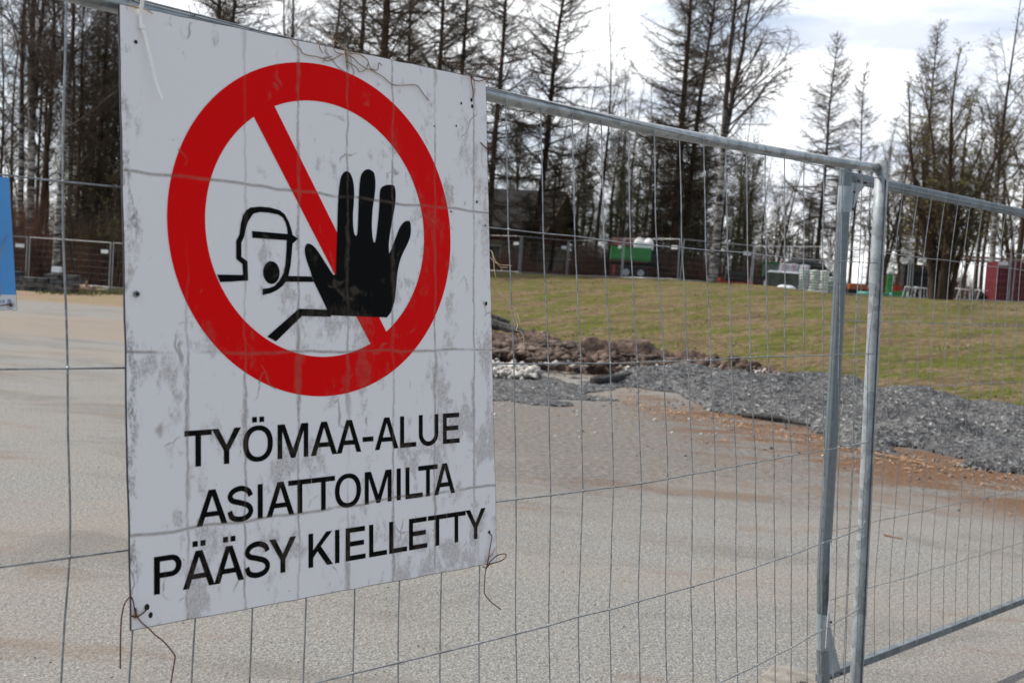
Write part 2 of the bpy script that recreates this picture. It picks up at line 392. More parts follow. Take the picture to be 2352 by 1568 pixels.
MT['root'] = mat('dry_root', cols=[(0.22, 0.15, 0.10), (0.42, 0.32, 0.22)], rough=0.9, scale=60)
MT['straw'] = mat('pale_straw', cols=[(0.42, 0.30, 0.18), (0.72, 0.58, 0.40)], rough=0.85, scale=50)
MT['blue'] = mat('blue_sign_film', (0.075, 0.30, 0.66), 0.4, var=0.05, scale=8)
MT['blue_white'] = mat('blue_sign_white', (0.66, 0.68, 0.70), 0.4, var=0.08, scale=20)
MT['blue_ink'] = mat('blue_ink', (0.06, 0.20, 0.44), 0.5, var=0.1, scale=50)
MT['concrete'] = mat('cast_concrete', cols=[(0.15, 0.138, 0.118), (0.30, 0.275, 0.235)], rough=0.9, scale=14, bump=0.35, bscale=90, detail=7)
MT['gravel'] = None
MT['soil'] = mat('brown_soil', cols=[(0.030, 0.019, 0.014), (0.085, 0.054, 0.040), (0.20, 0.145, 0.115)], rough=1, scale=5, detail=8, bump=0.7, bscale=14)
MT['rubble'] = mat('pale_rubble', cols=[(0.22, 0.19, 0.165), (0.60, 0.575, 0.54)], rough=0.9, scale=8)
MT['stone_dark'] = mat('dark_stones', cols=[(0.05, 0.052, 0.057), (0.16, 0.162, 0.168)], rough=0.9, scale=9)
MT['stone_pale'] = mat('pale_stones', cols=[(0.36, 0.34, 0.31), (0.62, 0.60, 0.56)], rough=0.9, scale=9)
MT['chip'] = mat('wood_chips', cols=[(0.16, 0.085, 0.045), (0.42, 0.28, 0.17)], rough=0.9, scale=4)
MT['char'] = mat('charred_wood', cols=[(0.012, 0.012, 0.013), (0.07, 0.065, 0.06)], rough=0.9, scale=12, bump=0.6, bscale=30)
MT['slab'] = mat('broken_slabs', cols=[(0.045, 0.035, 0.03), (0.12, 0.085, 0.065), (0.27, 0.22, 0.185)], rough=0.95, scale=2.2, detail=6)
MT['larch'] = bark_material('larch_bark', (0.030, 0.021, 0.016), (0.085, 0.058, 0.042))
MT['larch_twig'] = mat('larch_twigs', cols=[(0.055, 0.040, 0.028), (0.105, 0.078, 0.055)], rough=0.9, scale=0.8)
MT['birch'] = bark_material('birch_bark', (0.045, 0.035, 0.030), (0.12, 0.1, 0.09), white=True)
MT['birch_twig'] = mat('birch_twigs', cols=[(0.050, 0.038, 0.032), (0.10, 0.075, 0.06)], rough=0.9, scale=0.8)
MT['bud'] = mat('spring_buds', cols=[(0.12, 0.12, 0.02), (0.24, 0.235, 0.05)], rough=0.8, scale=1.5)
MT['needle'] = mat('pine_needles', cols=[(0.018, 0.032, 0.014), (0.055, 0.07, 0.022), (0.105, 0.10, 0.035)], rough=0.9, scale=1.2, detail=5, ramp=(0.35, 0.68))
MT['needle_dark'] = mat('spruce_needles', cols=[(0.022, 0.026, 0.014), (0.055, 0.050, 0.028), (0.085, 0.066, 0.042)], rough=0.9, scale=0.9, detail=5, ramp=(0.35, 0.68))
MT['brush'] = mat('brown_brush', cols=[(0.065, 0.032, 0.022), (0.175, 0.092, 0.062)], rough=1, scale=0.5)
MT['blade_g'] = mat('green_blades', cols=[(0.085, 0.088, 0.025), (0.155, 0.155, 0.05)], rough=0.9, scale=0.6)
MT['blade_t'] = mat('dry_blades', cols=[(0.14, 0.10, 0.058), (0.32, 0.25, 0.155)], rough=0.9, scale=0.6)


def gravel_material():
    M = bpy.data.materials.new('crushed_gravel'); M.use_nodes = True
    b = M.node_tree.nodes['Principled BSDF']; g = NB(M)
    pos = g.n('ShaderNodeNewGeometry').outputs['Position']
    v = g.n('ShaderNodeTexVoronoi'); g.put(v.inputs['Vector'], pos); v.inputs['Scale'].default_value = 26
    sp = g.n('ShaderNodeSeparateColor'); g.put(sp.inputs[0], v.outputs['Color'])
    col = g.ramp(sp.outputs[0], [(0.0, (0.03, 0.03, 0.031)), (0.45, (0.088, 0.088, 0.090)), (0.85, (0.165, 0.164, 0.16)), (0.965, (0.20, 0.20, 0.195)), (1.0, (0.40, 0.39, 0.375))])
    big = g.noise(pos, 1.1, 4, 0.6)
    col = g.mix(g.m('MULTIPLY', g.sm(big, 0.5, 0.68), 0.4), col, (0.09, 0.085, 0.09))
    g.put(b.inputs['Base Color'], col); b.inputs['Roughness'].default_value = 0.95; b.inputs['Specular IOR Level'].default_value = 0.15
    g.put(b.inputs['Normal'], g.bump(v.outputs['Distance'], 0.8, 0.03))
    return M


MT['gravel'] = gravel_material()


# ------------------------------------------------------------------ object helpers
def tag(o, label=None, cat=None, group=None, kind=None):
    if label: o['label'] = label
    if cat: o['category'] = cat
    if group: o['group'] = group
    if kind: o['kind'] = kind
    return o


def root(name, loc, label, cat, group=None, mat4=None):
    e = bpy.data.objects.new(name, None)
    e.empty_display_size = 0.2
    if mat4 is not None:
        e.matrix_world = mat4
    else:
        e.location = Vector([float(c) for c in loc])
    COL.objects.link(e)
    return tag(e, label, cat, group)


def mesh_object(name, verts, faces, material, parent=None, smooth=False, local=False, sizes=None):
    """verts (n,3) array, faces list of index tuples or an (m,k) array"""
    me = bpy.data.meshes.new(name)
    verts = np.asarray(verts, dtype=np.float32)
    if isinstance(faces, np.ndarray):
        k = faces.shape[1]
        me.vertices.add(len(verts)); me.vertices.foreach_set('co', verts.ravel())
        me.loops.add(faces.size); me.loops.foreach_set('vertex_index', faces.astype(np.int32).ravel())
        me.polygons.add(len(faces)); me.polygons.foreach_set('loop_start', np.arange(0, faces.size, k, dtype=np.int32))
        me.polygons.foreach_set('loop_total', np.full(len(faces), k, dtype=np.int32))
        me.update(calc_edges=True)
    else:
        me.from_pydata([tuple(map(float, v)) for v in verts], [], faces)
        me.update()
    if smooth:
        me.polygons.foreach_set('use_smooth', np.ones(len(me.polygons), dtype=bool))
    me.materials.append(material)
    me.validate()
    o = bpy.data.objects.new(name, me)
    COL.objects.link(o)
    if parent is not None:
        o.parent = parent
        if not local:
            base = parent
            mw = Matrix.Identity(4)
            while base is not None:
                mw = (Matrix.Translation(base.location) @ base.rotation_euler.to_matrix().to_4x4() if base.parent is None else base.matrix_parent_inverse) @ mw
                base = base.parent
            if o.parent.parent is None:
                o.matrix_parent_inverse = mw.inverted()
            # a sub-part: its parent mesh already sits in world coordinates
    return o


class MB:
    def __init__(s):
        s.v = []; s.f = []
    def add(s, verts, faces):
        o = len(s.v); s.v += [tuple(map(float, p)) for p in verts]; s.f += [tuple(i + o for i in f) for f in faces]
    def box(s, c, size, rot=None, taper=1.0):
        c = np.array(c, float); h = np.array(size, float) / 2
        P = []
        for z in (-1, 1):
            t = taper if z > 0 else 1
            for x, y in ((-1, -1), (1, -1), (1, 1), (-1, 1)):
                P.append(np.array([x * h[0] * t, y * h[1] * t, z * h[2]]))
        if rot is not None:
            P = [np.array(rot) @ p for p in P]
        s.add([c + p for p in P], [(3, 2, 1, 0), (4, 5, 6, 7), (0, 1, 5, 4), (1, 2, 6, 5), (2, 3, 7, 6), (3, 0, 4, 7)])
    def tube(s, pts, r, n=8, cap=True, squash=None):
        pts = [np.array(p, float) for p in pts]
        rs = r if isinstance(r, (list, tuple)) else [r] * len(pts)
        rings = []
        ref = np.array([0.0, 0, 1])
        t0 = pts[1] - pts[0]; t0 /= np.linalg.norm(t0) + 1e-12
        if abs(t0 @ ref) > 0.9: ref = np.array([1.0, 0, 0])
        a = np.cross(t0, ref); a /= np.linalg.norm(a)
        for i, p in enumerate(pts):
            t = (pts[min(i + 1, len(pts) - 1)] - pts[max(i - 1, 0)]); t = t / (np.linalg.norm(t) + 1e-12)
            a = a - (a @ t) * t; a /= np.linalg.norm(a) + 1e-12
            b = np.cross(t, a)
            rings.append([p + (a * math.cos(2 * math.pi * k / n) + b * math.sin(2 * math.pi * k / n)) * rs[i] for k in range(n)])
        V = [q for ring in rings for q in ring]
        F = [(i * n + k, i * n + (k + 1) % n, (i + 1) * n + (k + 1) % n, (i + 1) * n + k) for i in range(len(pts) - 1) for k in range(n)]
        if cap:
            F += [tuple(range(n))[::-1], tuple((len(pts) - 1) * n + k for k in range(n))]
        s.add(V, F)
    def prism(s, poly, axis_u, axis_v, axis_n, origin, depth):
        o = np.array(origin, float); u, v, n_ = (np.array(a, float) for a in (axis_u, axis_v, axis_n))
        k = len(poly)
        P = [o + u * a + v * b for a, b in poly] + [o + u * a + v * b + n_ * depth for a, b in poly]
        s.add(P, [tuple(range(k))[::-1], tuple(range(k, 2 * k))] + [(i, (i + 1) % k, k + (i + 1) % k, k + i) for i in range(k)])
    def ball(s, c, r, seg=10, rings=6, squash=(1, 1, 1)):
        c = np.array(c, float); P = []; F = []
        for i in range(rings + 1):
            th = math.pi * i / rings
            for k in range(seg):
                ph = 2 * math.pi * k / seg
                P.append(c + r * np.array([math.sin(th) * math.cos(ph) * squash[0], math.sin(th) * math.sin(ph) * squash[1], math.cos(th) * squash[2]]))
        for i in range(rings):
            for k in range(seg):
                F.append((i * seg + k, (i + 1) * seg + k, (i + 1) * seg + (k + 1) % seg, i * seg + (k + 1) % seg))
        s.add(P, F)
    def build(s, name, material, parent=None, smooth=False, local=False):
        return mesh_object(name, np.array(s.v), s.f, material, parent, smooth, local)


def kids(o):
    return list(o.children)


def copy_tree(o, parent=None):
    c = o.copy(); COL.objects.link(c)
    if parent is not None: c.parent = parent
    for ch in kids(o):
        copy_tree(ch, c)
    return c


def crom(pts, n=6):
    """Catmull-Rom through the points"""
    P = [np.array(p, float) for p in pts]; P = [2 * P[0] - P[1]] + P + [2 * P[-1] - P[-2]]
    o = []
    for i in range(1, len(P) - 2):
        for k in range(n):
            t = k / n
            o.append(0.5 * (2 * P[i] + (P[i + 1] - P[i - 1]) * t + (2 * P[i - 1] - 5 * P[i] + 4 * P[i + 1] - P[i + 2]) * t * t + (3 * P[i] - 3 * P[i + 1] + P[i + 2] - P[i - 1]) * t ** 3))
    o.append(P[-2])
    return o


# ------------------------------------------------------------------ ground, bank, heaps
def axis_grid(lo, hi, fine_lo, fine_hi, step, far):
    a = list(np.arange(fine_lo, fine_hi + 1e-6, step))
    g = step
    x = fine_lo
    left = []
    while x > lo:
        g *= far; x -= g; left.append(x)
    g = step; x = fine_hi; right = []
    while x < hi:
        g *= far; x += g; right.append(x)
    return np.array(left[::-1] + a + right)


def sheet(name, xs, ys, zf, material, keep=None, smooth=True):
    X, Y = np.meshgrid(xs, ys, indexing='ij'); Zv = zf(X, Y)
    V = np.stack([X, Y, Zv], -1).reshape(-1, 3)
    n = len(ys)
    I, J = np.meshgrid(np.arange(len(xs) - 1), np.arange(n - 1), indexing='ij')
    q = (I * n + J).ravel()
    F = np.stack([q, q + n, q + n + 1, q + 1], 1)
    if keep is not None:
        cx = (X[:-1, :-1] + X[1:, 1:]).ravel() / 2; cy = (Y[:-1, :-1] + Y[1:, 1:]).ravel() / 2
        F = F[keep(cx, cy)]
    used = np.unique(F); mp_ = np.zeros(len(V), int); mp_[used] = np.arange(len(used))
    return mesh_object(name, V[used], mp_[F], material, None, smooth)


rngG = np.random.default_rng(5)


def vnoise(seed, cell):
    """value noise returning a function of arrays"""
    r = np.random.default_rng(seed); T = r.random((256, 256))
    def f(x, y):
        x = np.asarray(x) / cell; y = np.asarray(y) / cell
        xi = np.floor(x).astype(int); yi = np.floor(y).astype(int)
        fx = x - xi; fy = y - yi; fx = fx * fx * (3 - 2 * fx); fy = fy * fy * (3 - 2 * fy)
        g = lambda a, b: T[a % 256, b % 256]
        return (g(xi, yi) * (1 - fx) + g(xi + 1, yi) * fx) * (1 - fy) + (g(xi, yi + 1) * (1 - fx) + g(xi + 1, yi + 1) * fx) * fy
    return f


n_foot = vnoise(3, 1.7)
xs = axis_grid(-700, 700, -40, 45, 1.0, 1.25); ys = axis_grid(-40, 1500, -2, 75, 1.0, 1.25)
o = sheet('ground', xs, ys, lambda x, y: ground_z(x, y) - 0.25 * sstep(0.5, 3, (x + 0.6) * 0.81 + (y - 30.0) * 0.586), MT['asphalt'])
tag(o, 'worn grey asphalt yard with sandy drifts and brown stains', 'ground', kind='structure')


def bank_s(x, y):
    return (x + 0.6) * 0.81 + (y - 30.0) * 0.586


bump1 = vnoise(11, 0.5); bump2 = vnoise(12, 1.6)
xs = axis_grid(-30, 500, -12, 36, 0.3, 1.3); ys = axis_grid(4, 900, 8, 66, 0.3, 1.3)
o = sheet('grass_bank', xs, ys, lambda x, y: ground_z(x, y) + 0.012 + 0.05 * bump1(x, y) + 0.06 * bump2(x, y) - 0.16 * (1 - sstep(-1.2, 0.8, bank_s(x, y) + 1.2 * (n_foot(x, y) - 0.5))),
          MT['grass'], keep=lambda x, y: bank_s(x, y) > -1.6)
tag(o, 'patchy green and straw coloured grass bank rising to the far fence', 'hill', kind='structure')


def inside_dist(poly, x, y):
    """positive distance to the outline inside the polygon, negative outside"""
    poly = np.array(poly); n = len(poly); d = np.full(x.shape, 1e9); ins = np.zeros(x.shape, bool)
    for i in range(n):
        a = poly[i]; b = poly[(i + 1) % n]; e = b - a
        t = np.clip(((x - a[0]) * e[0] + (y - a[1]) * e[1]) / (e @ e), 0, 1)
        d = np.minimum(d, np.hypot(x - a[0] - t * e[0], y - a[1] - t * e[1]))
        c = ((a[1] > y) != (b[1] > y)) & (x < (b[0] - a[0]) * (y - a[1]) / (b[1] - a[1] + 1e-12) + a[0])
        ins ^= c
    return np.where(ins, d, -d)


def heap(name, poly, step, H, fall, material, seed, rough=0.02, lump=0.5, cell=1.2, smooth=False):
    P = np.array(poly); lo = P.min(0) - 0.6; hi = P.max(0) + 0.6
    xs = np.arange(lo[0], hi[0], step); ys = np.arange(lo[1], hi[1], step)
    na, nb_, nc = vnoise(seed, cell), vnoise(seed + 1, cell * 0.35), vnoise(seed + 2, 0.5)
    rg = np.random.default_rng(seed)
    jit = rg.random((len(xs), len(ys)))
    def zf(x, y):
        d = inside_dist(poly, x, y) + 1.3 * (nc(x, y) - 0.5)
        h = np.clip(d / fall, 0, 1) ** 0.75
        z = H * h * ((1 - lump) + lump * 2 * (0.65 * na(x, y) + 0.35 * nb_(x, y) - 0.1))
        return np.where(d > -0.05, np.maximum(ground_z(x, y), 0) + 0.006 + z + rough * (jit - 0.3) * np.clip(h * 8, 0.2, 1), -0.3)
    return sheet(name, xs, ys, zf, material, keep=lambda x, y: inside_dist(poly, x, y) + 1.3 * (nc(x, y) - 0.5) > -0.02, smooth=smooth)


gp = [(1.5, 17.6), (1.9, 16.4), (2.3, 15.4), (2.5, 14.1), (2.95, 13.4), (3.9, 12.7), (4.3, 11.2), (5.1, 10.4), (6.8, 9.3), (10.0, 9.0), (10.8, 13.0), (9.4, 15.6), (7.4, 17.8), (5.4, 19.2), (3.6, 19.0), (2.4, 18.6)]
o = heap('gravel_heap', gp, 0.045, 0.27, 1.3, MT['gravel'], 21, rough=0.044, lump=0.9, cell=1.2)
tag(o, 'long low heap of grey crushed stone below the grass bank', 'gravel', kind='stuff')
o = heap('gravel_patch', [(-1.2, 12.9), (1.0, 13.4), (1.2, 15.8), (1.6, 17.4), (-0.6, 16.6), (-1.6, 15)], 0.05, 0.02, 0.8, MT['gravel'], 31, rough=0.026, lump=0.8, cell=0.8)
tag(o, 'thin scatter of grey gravel beside the big sign edge', 'gravel', kind='stuff')
o = heap('soil_heap', [(-2.2, 19.0), (-0.5, 18.0), (1.7, 18.6), (3.2, 19.6), (5.0, 20.6), (5.4, 21.3), (4.0, 22.2), (2.6, 22.6), (2.0, 24.6), (0.4, 26.0), (-2.4, 26.0)], 0.06, 0.25, 1.3, MT['soil'], 41, rough=0.12, lump=1.0, cell=0.7)
tag(o, 'lumpy heap of brown earth at the foot of the grass bank', 'soil', kind='stuff')
o = heap('soil_heap', [(1.4, 20.6), (2.8, 20.4), (3.1, 21.6), (2.3, 22.3), (1.3, 21.9)], 0.05, 0.55, 0.9, MT['soil'], 47, rough=0.07, lump=0.5, cell=0.7)
tag(o, 'small peaked mound of dark brown earth behind the gravel', 'soil', kind='stuff')


def stones(name, centres, sizes, material, seed, flat=0.6):
    """rough little stones in one mesh: randomly squashed octahedra"""
    r = np.random.default_rng(seed); n = len(centres)
    base = np.array([(1, 0, 0), (-1, 0, 0), (0, 1, 0), (0, -1, 0), (0, 0, 1), (0, 0, -1), (.6, .6, .5), (-.6, .55, .4)], float)
    tri = np.array([(0, 6, 4), (6, 2, 4), (2, 7, 4), (7, 1, 4), (1, 3, 4), (3, 0, 4), (2, 6, 5), (6, 0, 5), (0, 3, 5), (3, 1, 5), (1, 7, 5), (7, 2, 5)])
    ang = r.random(n) * 6.283; c, s_ = np.cos(ang), np.sin(ang)
    V = base[None] * (sizes[:, None, None] * (0.6 + 0.8 * r.random((n, 8, 1)))) * np.array([1, 0.8, flat])
    x = V[..., 0] * c[:, None] - V[..., 1] * s_[:, None]; y = V[..., 0] * s_[:, None] + V[..., 1] * c[:, None]
    V = np.stack([x, y, V[..., 2]], -1) + centres[:, None, :]
    F = (tri[None] + (np.arange(n) * 8)[:, None, None]).reshape(-1, 3)
    return mesh_object(name, V.reshape(-1, 3), F, material)


def scatter(seed, n, xr, yr, smin, smax, pw=3.0, mask=None):
    r = np.random.default_rng(seed)
    x = xr[0] + (xr[1] - xr[0]) * r.random(n); y = yr[0] + (yr[1] - yr[0]) * r.random(n)
    if mask is not None:
        k = mask(x, y, r.random(n)); x, y = x[k], y[k]
    s = smin + (smax - smin) * r.random(len(x)) ** pw
    return np.stack([x, y, ground_z(x, y) + s * 0.2], 1), s


gd = lambda x, y: inside_dist(gp, x, y)
c, s_ = scatter(1, 9000, (-3, 9), (8, 19), 0.006, 0.03, 4, lambda x, y, r: (gd(x, y) < 0.1) & (r < np.exp(-np.abs(gd(x, y)) / 0.9)))
tag(stones('gravel', c, s_, MT['stone_dark'], 2), 'loose dark stones spilled round the gravel heap', 'gravel', kind='stuff')
c, s_ = scatter(3, 1500, (-3.5, 8), (10.5, 19.5), 0.006, 0.03, 4, lambda x, y, r: (r < 0.5) & (x > -0.18 * y + 1.5))
tag(stones('pebbles', c, s_, MT['stone_pale'], 4), 'pale pebbles scattered over the yard', 'pebbles', kind='stuff')
c, s_ = scatter(5, 2600, (-5, 5), (2.5, 13), 0.0015, 0.0065, 3, None)
tag(stones('grit', c, s_, MT['stone_dark'], 6), 'small dark grit scattered over the near asphalt', 'grit', kind='stuff')
c, s_ = scatter(9, 900, (-1.4, 0.45), (16.2, 18.0), 0.03, 0.13, 2, None); c[:, 2] += 0.12 * np.random.default_rng(1).random(len(c))
tag(stones('rubble', c, s_, MT['rubble'], 8), 'whitish broken rubble beside the brown earth heap', 'rubble', kind='stuff')
c, s_ = scatter(19, 420, (-1.5, 5.0), (18.0, 22.0), 0.04, 0.14, 2, None); c[:, 2] += 0.22
tag(stones('rocks', c, s_, MT['soil'], 18, 0.8), 'brown clods and stones on the earth heap', 'rocks', kind='stuff')
c, s_ = scatter(39, 420, (-2.0, 3.2), (18.2, 24.5), 0.07, 0.26, 2, None); c[:, 2] += 0.16 + 0.1 * np.random.default_rng(4).random(len(c))
tag(stones('broken_slabs', c, s_, MT['slab'], 38, 0.28), 'broken flat pieces of asphalt and bark on the earth heap', 'debris', kind='stuff')
c, s_ = scatter(29, 160, (-0.5, 5.0), (17.6, 20.5), 0.04, 0.11, 2, None); c[:, 2] += 0.16
tag(stones('rubble', c, s_, MT['rubble'], 28), 'pale stones strewn along the front of the brown earth heap', 'rubble', kind='stuff')


def chips(name, n, seed, xr, yr, mask, material, lmin=0.02, lmax=0.10, wdt=0.006, lift=0.01):
    r = np.random.default_rng(seed); x = xr[0] + (xr[1] - xr[0]) * r.random(n); y = yr[0] + (yr[1] - yr[0]) * r.random(n)
    k = mask(x, y, r.random(n)); x, y = x[k], y[k]; n = len(x)
    a = r.random(n) * 3.14; l = (lmin + (lmax - lmin) * r.random(n) ** 2) / 2; z = ground_z(x, y) + lift
    w_ = wdt * (0.5 + r.random(n)); dz = (r.random(n) - 0.2) * 0.03
    ux, uy = np.cos(a), np.sin(a)
    P = []
    for su, sw, zz_ in ((-1, -1, 0), (1, -1, 1), (1, 1, 1), (-1, 1, 0)):
        P.append(np.stack([x + su * l * ux - sw * w_ * uy, y + su * l * uy + sw * w_ * ux, z + dz * zz_], 1))
    top = np.stack([x, y, z + 0.012], 1)
    V = np.stack(P + [top], 1).reshape(-1, 3)
    f = np.array([(0, 1, 4), (1, 2, 4), (2, 3, 4), (3, 0, 4)])
    F = (f[None] + (np.arange(n) * 5)[:, None, None]).reshape(-1, 3)
    return mesh_object(name, V, F, material)


rust_d = lambda x, y: y - (13.9 - 1.42 * (x - 2.2))
tag(chips('wood_chips', 7000, 61, (1.5, 7.5), (7, 15), lambda x, y, r: (rust_d(x, y) < 0.6) & (r < np.exp(-np.abs(rust_d(x, y) + 0.5) / 0.55)), MT['chip']),
    'orange brown wood chips along the edge of the gravel heap', 'wood chips', kind='stuff')


def grass_blades(name, n, seed, xr, yr, mask, material, hmin, hmax, label):
    r = np.random.default_rng(seed); x = xr[0] + (xr[1] - xr[0]) * r.random(n); y = yr[0] + (yr[1] - yr[0]) * r.random(n)
    k = mask(x, y, r.random(n)); x, y = x[k], y[k]; n = len(x)
    h = hmin + (hmax - hmin) * r.random(n); a = r.random(n) * 6.28; w_ = 0.012 + 0.02 * r.random(n)
    z = ground_z(x, y) + 0.03
    lx, ly = (r.random(n) - .5) * 0.08, (r.random(n) - .5) * 0.08
    V = np.stack([np.stack([x - w_ * np.cos(a), y - w_ * np.sin(a), z], 1), np.stack([x + w_ * np.cos(a), y + w_ * np.sin(a), z], 1), np.stack([x + lx, y + ly, z + h], 1)], 1).reshape(-1, 3)
    F = np.arange(3 * n).reshape(-1, 3)
    return tag(mesh_object(name, V, F, material), label, 'grass', kind='stuff')


gn = vnoise(71, 2.2)
grass_blades('grass', 60000, 72, (-4, 26), (16, 50), lambda x, y, r: (bank_s(x, y) > 0.3) & (r < 0.15 + 0.85 * sstep(.35, .65, gn(x, y))) & (x < 0.6 * y), MT['blade_g'], 0.02, 0.06, 'short green grass growing on the bank')
grass_blades('dry_grass', 70000, 73, (-4, 26), (15, 50), lambda x, y, r: (bank_s(x, y) > -0.6) & (r < 1 - 0.8 * sstep(.35, .65, gn(x, y))) & (x < 0.6 * y), MT['blade_t'], 0.02, 0.06, 'dry straw coloured grass on the bank')
grass_blades('grass', 30000, 74, (-24, -8), (33, 47), lambda x, y, r: r < sstep(.45, .7, gn(x, y)) * sstep(33, 37, y), MT['blade_g'], 0.03, 0.09, 'thin grass on the dry earth before the left wood')

# ------------------------------------------------------------------ front fence panel
FO = np.array([-0.02127, 2.13717, 1.92972]); ex = np.array([.69687, .71713, .00946]); ey = np.array([.03491, -.02074, -.99918]); ez = np.array([-.71634, .69663, -.03949])
DX = [[-8]*15+[-9,-9,-9,-9,-4,-3,-4,-8,-8,-7,-5,-7,-12,-20,-24,-21,-12,-4,11,27],
      [-8]*15+[-9,-9,-9,-9,-4,-3,-4,-8,-8,-7,-5,-7,-12,-20,-24,-21,-12,-4,11,27],
      [4]*11+[3,3,3,2,2,2,1,1,4,8,8,7,10,8,8,3,-5,-15,-24,-17,-3,-3,-3,-3],
      [12]*10+[11,9,8,7,5,4,3,1,0,3,5,9,11,14,18,18,18,16,14,14,16,16,16,16,16],
      [-1]*15+[-3,-5,-7,-7,-11,-19,-15,-11,-6,-1,3,8,12,14,12,15,15,15,15,15]]
DX += [DX[4], DX[4], DX[4]]
DY = [[0]*35,
      [7]*19+[8,7,9,9,8,7,6,4,2,3,3,3,0,-3,-5,-8],
      [-1]*10+[0,1,2,3,4,5,6,7,8,9,10,11,11,10,10,10,7,6,5,6,6,5,5,5,5],
      [0]*10+[1,2,3,4,5,7,8,9,10,13,14,16,18,17,15,15,13,13,13,11,13,13,13,13,13],
      [2]*15+[3,5,7,8,9,8,12,13,14,15,16,17,18,16,17,14,14,14,14,14],
      [-11]*15+[-10,-8,-6,-5,-4,-5,-1,0,1,2,3,4,5,3,4,1,1,1,1,1]]
DY += [DY[5], DY[5]]


def fsurf(X, Y, off=0.0):
    d = (X + .9) * (X - 1.6)
    return FO + ex * X + ey * Y + ez * (.01088 * d + .05054 * d * (Y - .6) + off)


def fnode(c, r, off=0.0):
    k = min(max(c + 18, 0), 34)
    return fsurf(c * .1 + DX[r][k] / 1000, r * .27 + DY[r][k] / 1000, off)


post_foot = fsurf(1.655, 1.84); post_foot[2] = 0
fence = root('mesh_fence', post_foot, 'galvanised mesh fence panel carrying the big round stop sign', 'fence', 'mesh fence panels round the yard')
rg = random.Random(4)
mb = MB()
for c in range(-18, 17):
    pts = []
    for r in range(0, 7):
        p = fnode(c, r)
        pts.append(p)
        if r < 6:
            q = fnode(c, r + 1); amp = 0.0012 if c < 5 else 0.003
            for t in (0.33, 0.67):
                pts.append(p * (1 - t) + q * t + ex * rg.uniform(-amp, amp))
    pts.append(fnode(c, 6) + ey * 0.16)
    mb.tube(crom(pts, 2), 0.00155, 6, cap=False)
for r in range(0, 7):
    pts = [fnode(c, r, -0.003) + ey * rg.uniform(-.0008, .0008) for c in range(-18, 17)] + ([fsurf(1.635, r * .27 + DY[r][34] / 1000, -0.003)] if r != 4 else [fsurf(1.61, 1.08 + .012, -0.004), fsurf(1.619, 1.08 - .012, -0.008), fsurf(1.628, 1.08 - .018, -0.008), fsurf(1.64, 1.08 - .012, -0.006)])
    mb.tube(crom(pts, 2), 0.00155, 6, cap=False)
for c in range(-10, 17):
    for r in range(1, 7):
        mb.ball(fnode(c, r, -.0015), .0029, 6, 4)
mb.build('wire_mesh', MT['galv_wire'], fence, smooth=True)
mb = MB()
rail = [fsurf(x, y, 0.012) for x, y in ((-1.86, .010), (-1.2, .010), (-.6, .0097), (-.09, .0097), (.4, .003), (.8, -.007), (1.2, -.019), (1.64, -.035))]
mb.tube(crom(rail, 5), 0.0142, 24)
mb.build('top_rail', MT['galv_rail'], fence, smooth=True)
mb = MB(); mb.tube([fsurf(-1.86, 1.785, .012), fsurf(0, 1.785, .012), fsurf(1.65, 1.785, .012)], 0.0142, 16); mb.build('bottom_rail', MT['galv'], fence, smooth=True)
mb = MB(); mb.tube([fsurf(1.640, -0.058, .006), fsurf(1.6405, 0.2, .006), fsurf(1.6424, 0.6657, .006), fsurf(1.652, 1.45, .006), fsurf(1.655, 1.86, .006)], 0.0205, 28)
fp_ = mb.build('post', MT['galv'], fence, smooth=True)
mb = MB(); mb.tube([fsurf(1.6295, .002 + .0, -.0135), fsurf(1.630, 0.4, -.0135), fsurf(1.633, 0.8, -.0135), fsurf(1.6415, 1.45, -.0135), fsurf(1.645, 1.85, -.0135)], 0.0018, 6)
mb.build('weld_seam', MT['seam'], fp_, smooth=True)
mb = MB()
for k in range(14):   # weld bead round the rail end
    a = 2 * math.pi * k / 14; b_ = 2 * math.pi * (k + 1) / 14
    mb.tube([fsurf(1.618, -.0345, .010) + (ey * math.cos(a) + ez * math.sin(a)) * .0150, fsurf(1.618, -.0345, .010) + (ey * math.cos(b_) + ez * math.sin(b_)) * .0150], 0.0026, 6)
mb.build('weld_bead', MT['galv'], fp_, smooth=True)
mb = MB(); mb.tube([fsurf(-1.865, -0.05, .006), fsurf(-1.865, 1.85, .006)], 0.0205, 20); mb.build('post', MT['galv'], fence, smooth=True)

# ------------------------------------------------------------------ rear fence panel
BO = np.array([1.40484, 3.9463, 1.99644]); bx = np.array([.74202, .67032, .00869]); by = np.array([.02546, -.01522, -.99956]); bz = np.cross(bx, by)
bsurf = lambda X, Y, off=0.0: BO + bx * X + by * Y + bz * off
foot_b = bsurf(-.34, 1.99); foot_b[2] = 0
fb = root('mesh_fence', foot_b, 'dull zinc fence panel standing behind the end post, with a bent ribbed post', 'fence', 'mesh fence panels round the yard')
mb = MB(); rg = random.Random(8)
shift = {0: 0.003, 1: -0.012, 2: -0.016, 3: -0.006, 4: -0.005, 5: -0.006, 6: -0.012, 7: -0.006}
cols_b = list(range(-3, 29))
cellb = .11098
for c in cols_b:
    pts = []
    for r in range(0, 8):
        X = c * cellb + shift[r] * (1 if c < 10 else .4) + rg.uniform(-.002, .002)
        if c == -1 and r in (5, 6): X -= 0.03
        if c == -2 and r == 6: X += 0.02
        if c == 0 and r in (6,): X -= 0.004
        pts.append(bsurf(X, (r * .25 if r else -0.004) + (.03 if r == 7 else 0), -0.012 if r in (0, 7) else 0))
    mb.tube(crom(pts, 3), 0.0015, 5, cap=False)
